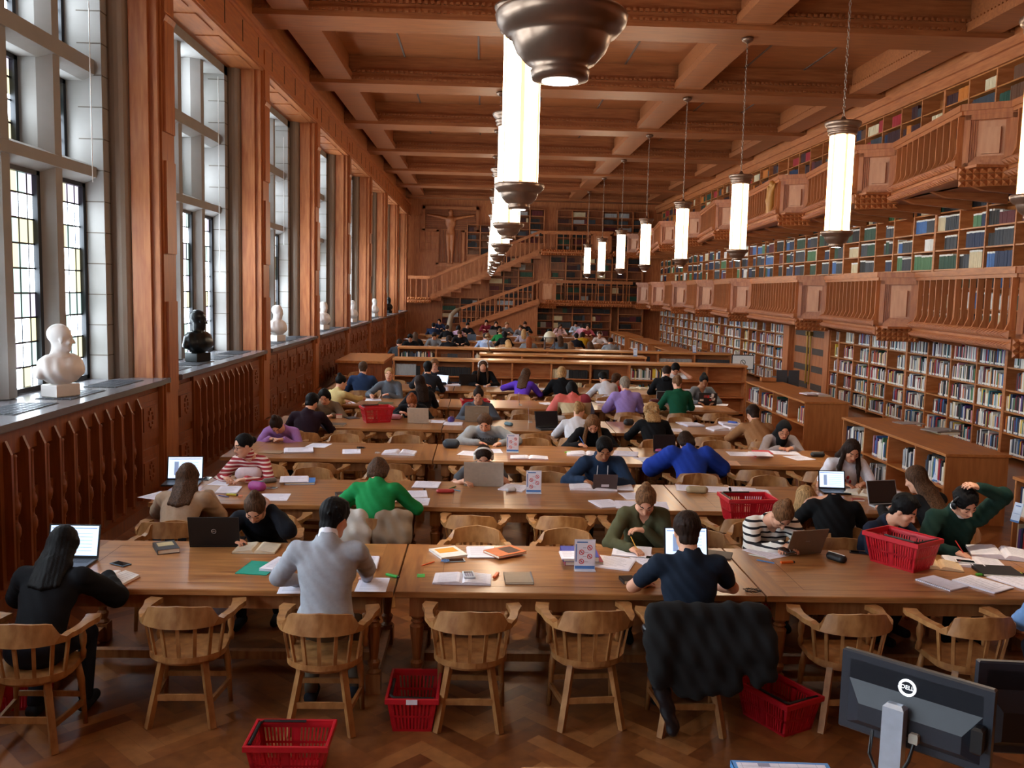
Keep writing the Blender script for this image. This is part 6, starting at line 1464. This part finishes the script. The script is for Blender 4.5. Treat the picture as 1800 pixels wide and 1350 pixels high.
# far tables: a few laptops and papers
for px, py, c in ((763,606,'15161A'),(806,603,'3A2C20'),(829,598,'5A7088'),(757,580,'3A4A70'),(866,583,'8A8A8E')): laptop(px, py, 180, 'laptop beyond the cross bookcases, '+{'15161A':'black in front of the grey jumper','3A2C20':'brown lid','5A7088':'blue-grey and tilted','3A4A70':'blue behind the dark jacket','8A8A8E':'silver before the black jacket'}[c], .36, .25, c, z=TT)
for i, (px, py) in enumerate(((720,592),(740,598),(783,594),(845,596),(905,590),(876,592),(985,590),(1000,592),(955,588),(835,590))): paper(px, py+4, i*17 % 40-20, 'white sheets lying on the tables beyond the cross bookcases', w=.4, h=.34, n=2, text_=False)['group'] = 'far white sheets'
# ================================================================ THINGS ON THE BOOKCASES
z = .9
open_book(1655, 757, 20, 'large open art book on the top of the nearest low bookcase', .24, .3, .03, '8A8480', '1E1E22', z=z+.03); closed_book(1662, 762, 5, 'B8A078', 'thick closed book under the large open art book', .3, .24, .03, z=z)
open_book(1598, 744, 10, 'flat open picture book at the far side of the nearest low bookcase', .2, .26, .008, 'A89C98', '5A5048', z=z)
open_book(1430, 693, 10, 'open book with white pages on the second low bookcase', .22, .28, .035, 'E8E2EA', '9A3050', z=z+.03); closed_book(1445, 696, 5, 'C8B088', 'thick book under the open book on the second low bookcase', .26, .22, .03, z=z)
t = thing('card_tray', 'small wooden card tray with a curved front on the second low bookcase', 'tray', on(1350,671,z), 0)
mb = MB(); mb.box(-.16,.16,-.09,.09,0,.012); mb.box(-.16,.16,-.09,-.08,0,.09); mb.box(-.16,.16,.08,.09,0,.09); mb.box(-.16,-.15,-.09,.09,0,.09); mb.box(.15,.16,-.09,.09,0,.09); obj('tray_body', mb, SHELF, t)
def leaflet(px, py, z_, Y, label, a=0):
    p = at(px, py, Y=Y); mb = MB(); mb.M = Matrix.Rotation(R(-16),4,'X'); mb.box(-.05,.05,0,.004,0,.21); o = obj('leaflet_stand', mb, mat('leaflet blue white', 'C8D8EE', .5), loc=(p.x, p.y, z_), rz=R(a)); tag(o, label, 'leaflet')
    mb = MB(); mb.M = Matrix.Rotation(R(-16),4,'X'); mb.box(-.05,.05,-.001,0,0,.02); mb.box(-.03,.03,-.001,0,.17,.18); mb.box(-.035,.035,-.001,0,.09,.094); obj('leaflet_print', mb, mat('sign blue', '4A78B8', .6), o)
leaflet(1645, 835, .49, 11.25, 'blue and white leaflet leaning on the shelf under the word WIDE', -68)
wb = closed_book(1660, 838, 0, '16140F', 'big black book with gold letters WIDE in the nearest low bookcase', .02, .3, .30, z=.5); wb.location = (5.86, 11.3, .5); wb.rotation_euler = (0,0,0)
for c_ in list(wb.children): bpy.data.objects.remove(c_)
wb.data = wb.data.copy(); me = MB(); me.bevbox(0,.02,-.16,.16,0,.32,.002); wb.data.clear_geometry(); wb.data.from_pydata(me.v, [], me.f)
text('WIDE', .09, mat('gold print', 'B8942E', .5), wb, (-.002, -.02, .25), (PI/2, 0, -PI/2))
leaflet(1785, 890, .49, 9.2, 'blue and white leaflet in the low bookcase at the right edge', -68)
leaflet(1117, 622, 1.18, 23.1, 'tall white leaflet leaning on the short cross bookcase'); leaflet(1221, 616, 1.18, 25.0, 'white leaflet standing at the right of the farther cross bookcase')
p = at(1232, 700, Y=20.9)
t = thing('information_screen', 'computer screen with a round sign standing behind the right end of the cross bookcase', 'screen', (6.5, 22.4, 0), 0)
mb = MB(); mb.box(-.28,.28,0,.04,.95,1.32); obj('screen_housing', mb, BLACKP, t); mb = MB(); mb.box(-.26,.26,-.003,0,.97,1.3); obj('screen', mb, mat('pale grey screen', 'A8A4A0', .4, emit=.25), t); mb = MB(); mb.tube([(.06*math.cos(2*PI*q/16),-.006,1.13+.06*math.sin(2*PI*q/16)) for q in range(17)], .008, 5); mb.tube([(-.03,-.006,1.16),(.03,-.006,1.1)], .008, 5); obj('round_symbol', mb, BLACKP, t); mb = MB(); mb.box(-.03,.03,.01,.05,0,.95); mb.box(-.2,.2,-.1,.15,0,.02); obj('stand', mb, BLACKP, t)
t = thing('printer', 'dark grey machine with two panels in front of the strapped doors', 'machine', (at(1383, 690, Y=21.2).x, 21.2, 0), 0)
mb = MB(); mb.bevbox(-.26,.26,0,.4,0,.88,.02); obj('machine_body', mb, mat('dark grey cabinet', '34343A', .5), t); mb = MB(); mb.box(-.27,-.015,-.02,0,.6,1.06); mb.box(.015,.27,-.02,0,.6,1.06); obj('machine_panel', mb, mat('grey panel', '4A4B50', .5), t)
# globe
t = thing('globe', 'antique globe in a turned wooden stand on the farther cross bookcase', 'globe', (at(966,605,Y=25.1).x, 25.1, 1.18))
mb = MB(); mb.ball((0,0,.34), .165, 28); obj('globe_sphere', mb, mat('old globe paper', 'CFC6AE', .4, noise=6), t, smooth=True)
mb = MB(); mb.lathe([(.17,.325),(.215,.325),(.215,.34),(.17,.34)], (0,0,0), 28); obj('horizon_ring', mb, mat('dark turned wood', '3A1E14', .4), t)
lg = None
for i in range(4):
    a = PI/4+i*PI/2
    if lg is None: mb = MB(); mb.lathe([(.014,0),(.02,.03),(.01,.06),(.016,.12),(.01,.2),(.018,.26),(.012,.325)], (0,0,0), 8); lg = obj('leg', mb, MATS['dark turned wood'], t, (.185*math.cos(a),.185*math.sin(a),0), smooth=True)
    else: c = lg.copy(); C.objects.link(c); c.parent = t; c.location = (.185*math.cos(a),.185*math.sin(a),0)
mb = MB(); mb.bar((-.13,-.13,.06),(.13,.13,.06),.02,.02); mb.bar((-.13,.13,.06),(.13,-.13,.06),.02,.02); obj('stretcher', mb, MATS['dark turned wood'], t)
# curved desk lamp on the short cross bookcase
q = at(861, 624, Y=23.1)
t = thing('desk_lamp', 'old bronze desk lamp with a bent neck on the short cross bookcase', 'lamp', (q.x, 23.1, 1.18))
mb = MB(); mb.lathe([(.09,0),(.09,.02),(.03,.04),(.015,.06)], (0,0,0), 16); obj('lamp_base', mb, mat('worn brass', '8A6A48', .4, .7), t, smooth=True)
mb = MB(); mb.tube([(0,0,.05),(-.03,0,.15),(-.06,0,.25),(-.03,0,.34),(-.06,0,.42)], .014, 8); obj('lamp_neck', mb, MATS['worn brass'], t, smooth=True); mb = MB(); mb.lathe([(.02,.52),(.07,.46),(.08,.4),(.075,.4)], (-.06,0,0), 14); obj('lamp_shade', mb, MATS['worn brass'], t, smooth=True)
# wall clusters high on the right wall
for i, y in enumerate((16.8-2.4, 19.3, 24.4, 29.6)):
    mb = MB(); mb.lathe([(.02,0),(.12,.03),(.14,.12),(.1,.2),(.12,.24)], (-.12,0,0), 14); mb.lathe([(.02,0),(.12,.03),(.14,.12),(.1,.2),(.12,.24)], (-.12,.3,0), 14)
    o = obj('wall_loudspeaker', mb, mat('grey green metal', '5A5C50', .5, .3), loc=(XR-.02, y, 7.55), smooth=True); tag(o, 'round grey-green loudspeaker pair above the right-hand cornice', 'loudspeaker', 'cornice loudspeakers')
# ================================================================ FRONT DESK
DX, DY = at(915, 1343, z=TH).x, 3.72
t = thing('service_desk', 'oak service desk cut off by the bottom edge of the picture', 'desk', (0,0,0))
mb = MB(); mb.bevbox(DX, 3.9, 2.6, DY, TH-.04, TH, .005); obj('tabletop', mb, TABLE, t); mb = MB(); mb.box(DX+.05, 3.85, 2.65, DY-.05, 0, TH-.04); obj('desk_body', mb, TABLE_L, t)
c = at(1370, 1345, z=TH+.03)
o = closed_book(1370, 1345, -3, '4A90D0', 'light blue desk planner with a pale calendar sheet on the service desk', .42, .3, .03, name='desk_planner', cat='planner'); o.location = (c.x, c.y-.12, TH)
mb = MB(); mb.box(-.19,.19,-.13,.13,.03,.032); obj('calendar_sheet', mb, WHITE, o)
mb = MB()
for i in range(5): mb.box(-.18,.18,-.12+i*.055,-.119+i*.055,.032,.0325); mb.box(-.17+i*.08,-.169+i*.08,-.13,.13,.032,.0325)
mb.box(-.1,-.05,.1,.125,.032,.034); obj('calendar_grid', mb, LINE, o)
def monitor(TL, TR, BL, Ya, Yb, label, logo=True):
    """back of a flat screen: corners seen at TL, TR; left edge at distance Ya, right edge at Yb"""
    a = at(*TL, Y=Ya); b = at(*TR, Y=Yb); b.z = a.z; w = (b-a); w.z = 0; L = w.length; u = w.normalized(); H = a.z-at(*BL, Y=Ya).z
    n = Vector((u.y, -u.x, 0))      # towards the camera
    t = thing('monitor', label, 'monitor', (a.x, a.y, a.z-H), math.atan2(u.y, u.x))
    m = mat('dark monitor shell', '252A33', .38)
    mb = MB(); mb.bevbox(0, L, 0, .03, 0, H, .006); mb.pyr(.03, L-.03, .0, .03, .03, H-.03, (0,0)); obj('monitor_shell', mb, m, t)
    mb = MB(); vs = [(.03,0,.03),(L-.03,0,.03),(L-.03,0,H-.1),(.03,0,H-.1),(.08,-.035,.06),(L-.08,-.035,.06),(L-.08,-.035,H-.17),(.08,-.035,H-.17)]; mb.add(vs, [(0,1,5,4),(1,2,6,5),(2,3,7,6),(3,0,4,7),(4,5,6,7)]); obj('back_bulge', mb, m, t)
    mb = MB(); mb.box(.01,L-.01,.03,.034,.012,H-.012); obj('screen', mb, mat('dark screen', '1A1C22', .15), t)
    if logo:
        lm = mat('lit white logo', 'F4F8FF', .4, emit=.8); cx, cz = L*.46, H-.075
        mb = MB(); mb.tube([(cx+.026*math.cos(2*PI*k/24), -.004, cz+.026*math.sin(2*PI*k/24)) for k in range(25)], .0045, 6); obj('logo_ring', mb, lm, t)
        text('DELL', .02, lm, t, (cx, -.003, cz), (PI/2, 0, 0), 'logo_lettering')
        sm_ = mat('silver stand', 'B8C4D4', .35, .5)
        mb = MB(); mb.bevbox(L*.36, L*.50, -.085, -.04, -.22, H*.60, .012); obj('stand_column', mb, sm_, t); mb = MB(); mb.bevbox(L*.25,L*.62,-.2,.05,TH-(a.z-H),TH-(a.z-H)+.015,.004); obj('stand_foot', mb, sm_, t)
        mb = MB(); mb.tube([(L*.28,-.05,.05),(L*.29,-.08,-.02),(L*.34,-.09,-.06)], .006, 6); mb.tube([(L*.56,-.05,.06),(L*.55,-.08,.0),(L*.5,-.09,-.06)], .006, 6); obj('monitor_cable', mb, BLACKP, t)
        mb = MB(); mb.bevbox(L*.525,L*.585,-.06,-.035,.05,.085,.004); obj('cable_plug', mb, mat('beige plug', 'A8A498', .5), t); mb = MB(); mb.bevbox(L*.9,L*.97,-.05,-.0,.08,.17,.008); obj('side_box', mb, BLACKP, t)
    return t
MON = monitor((1482,1138), (1750,1216), (1476,1275), 3.1, 2.75, 'dark monitor seen from behind with a glowing round logo on the service desk')
monitor((1722,1162), (1960,1170), (1722,1322), 3.05, 3.0, 'black monitor at the bottom right corner, behind the one with the logo', False)
# ================================================================ BUSTS AND RELIEF
MARB = mat('white marble', 'DCD6D2', .4, noise=5); BRZ = mat('black bronze bust', '1C1E1E', .3, .6)
def bust(px, py, Y, ht, m, label, yw=30, bw=105, X=-4.33, vox=.009, cape=True):
    s = ht/.62; b = V3(X, Y, 1.597)
    hf = yawv(90-yw); M = rotm(hf-V3(0,0,.05), V3(0,0,1)); f = yawv(90-bw); r = np.cross(f, V3(0,0,1)); MB_ = np.stack([r, f, V3(0,0,1)], 1); H = b+V3(0,0,.515*s)+f*.02*s
    pr = head_prims(H, M, s*1.0)
    pr += [('e', H+M@V3(0,-.02,.04)*s, np.array([.083,.098,.09])*s, M, .01)]
    pr += [('c', H+M@V3(0,-.02,-.06)*s, b+V3(0,0,.33*s)-f*.01*s, .055*s, .07*s, .03), ('c', b+V3(0,0,.31*s)-r*.12*s, b+V3(0,0,.31*s)+r*.12*s, .07*s, .07*s, .06), ('e', b+V3(0,0,.235*s)+f*.02*s, np.array([.225,.125,.125])*s, MB_, .05), ('c', b+V3(0,0,.29*s)-r*.17*s, b+V3(0,0,.21*s)-r*.23*s, .055*s, .04*s, .04), ('c', b+V3(0,0,.29*s)+r*.17*s, b+V3(0,0,.21*s)+r*.23*s, .055*s, .04*s, .04), ('c', b+V3(0,0,.1*s), b+V3(0,0,.2*s), .07*s, .09*s, .04)]
    t = thing('bust', label, 'bust', tuple(b))
    sdf_obj('bust_figure', pr, vox*1.0, m, t, tuple(b), cuts=[(b+V3(0,0,.105*s), V3(0,0,-1.))], bump=lambda X_, Y_, Z: .004*np.sin((X_-b[0])*70+(Z-b[2])*20)*(Z < b[2]+.36*s))
    mb = MB(); mb.M = Matrix.Rotation(R(-bw),4,'Z'); mb.bevbox(-.13*s,.13*s,-.09*s,.09*s,0,.115*s,.01*s); obj('plinth', mb, m, t)
for i, (px, py, ht, m, lab, yw) in enumerate(((107,690,.72,MARB,'large white marble bust of a bald robed man on the nearest window sill',62),(348,634,.76,BRZ,'dark bronze bust on the second window sill',50),(487,600,.74,MARB,'white marble bust of a man on a tall base on the third window sill',45),(568,578,.74,MARB,'white marble bust in long robes on the fourth window sill',40),(619,566,.7,MARB,'white marble bust on the fifth window sill',40),(658,556,.7,MARB,'small white bust on the sixth window sill',40),(683,549,.7,BRZ,'dark bust on the seventh window sill',40))):
    Y = at(px, py, X=-4.33).y
    bust(px, py, Y, ht, m, lab, yw, 112, vox=max(.008, Y*.0008))
# crucified figure relief
b = V3(-1.8, YE-.1, 0); pr = [('e', b+V3(0,-.02,6.85), np.array([.13,.1,.17]), I3, .03), ('c', b+V3(0,0,6.65), b+V3(0,0,6.5), .1, .2, .1), ('e', b+V3(0,0,6.3), np.array([.28,.1,.38]), I3, .1), ('e', b+V3(0,0,5.75), np.array([.24,.1,.3]), I3, .1)]
for s in (-1, 1): pr += [('c', b+V3(s*.2,0,6.5), b+V3(s*.75,0,6.62), .1, .07, .05), ('c', b+V3(s*.75,0,6.62), b+V3(s*1.25,0,6.7), .07, .05, .03), ('c', b+V3(s*.12,0,5.6), b+V3(s*.1,-.02,4.9), .13, .1, .06), ('c', b+V3(s*.1,-.02,4.9), b+V3(s*.08,0,4.3), .09, .06, .04), ('c', b+V3(s*.08,0,4.3), b+V3(s*.1,-.05,4.15), .06, .05, .03)]
o = sdf_obj('carved_figure', pr, .035, OAK_V, CRUX, tuple(CRUX.location))
# carved figure on an upper gallery pulpit
b = V3(7.42, 23.75, 5.3); pr = [('c', b+V3(-.0,.0,-.35), b+V3(0,.05,-.05), .09, .12, .05), ('c', b+V3(0,.05,-.05), b+V3(0,-.05,.22), .12, .09, .05), ('e', b+V3(-.02,-.08,.36), np.array([.08,.08,.1]), I3, .03), ('c', b+V3(0,.1,.2), b+V3(0,.28,.0), .05, .03, .03), ('c', b+V3(0,-.1,.2), b+V3(0,-.25,.35), .05, .03, .03), ('c', b+V3(0,.25,-.35), b+V3(0,.22,.3), .05, .06, .04)]
sdf_obj('carved_saint', pr, .02, mat('gilded oak', 'B07A34', .5), UG, (0,0,0))
for o_ in list(bpy.data.objects):
    if o_.parent is None and o_.type == 'MESH' and 'category' not in o_.keys() and 'kind' not in o_.keys(): print('UNTAGGED', o_.name)
if CHAIRS_USED['f'] == 0: bpy.data.objects.remove(f0)
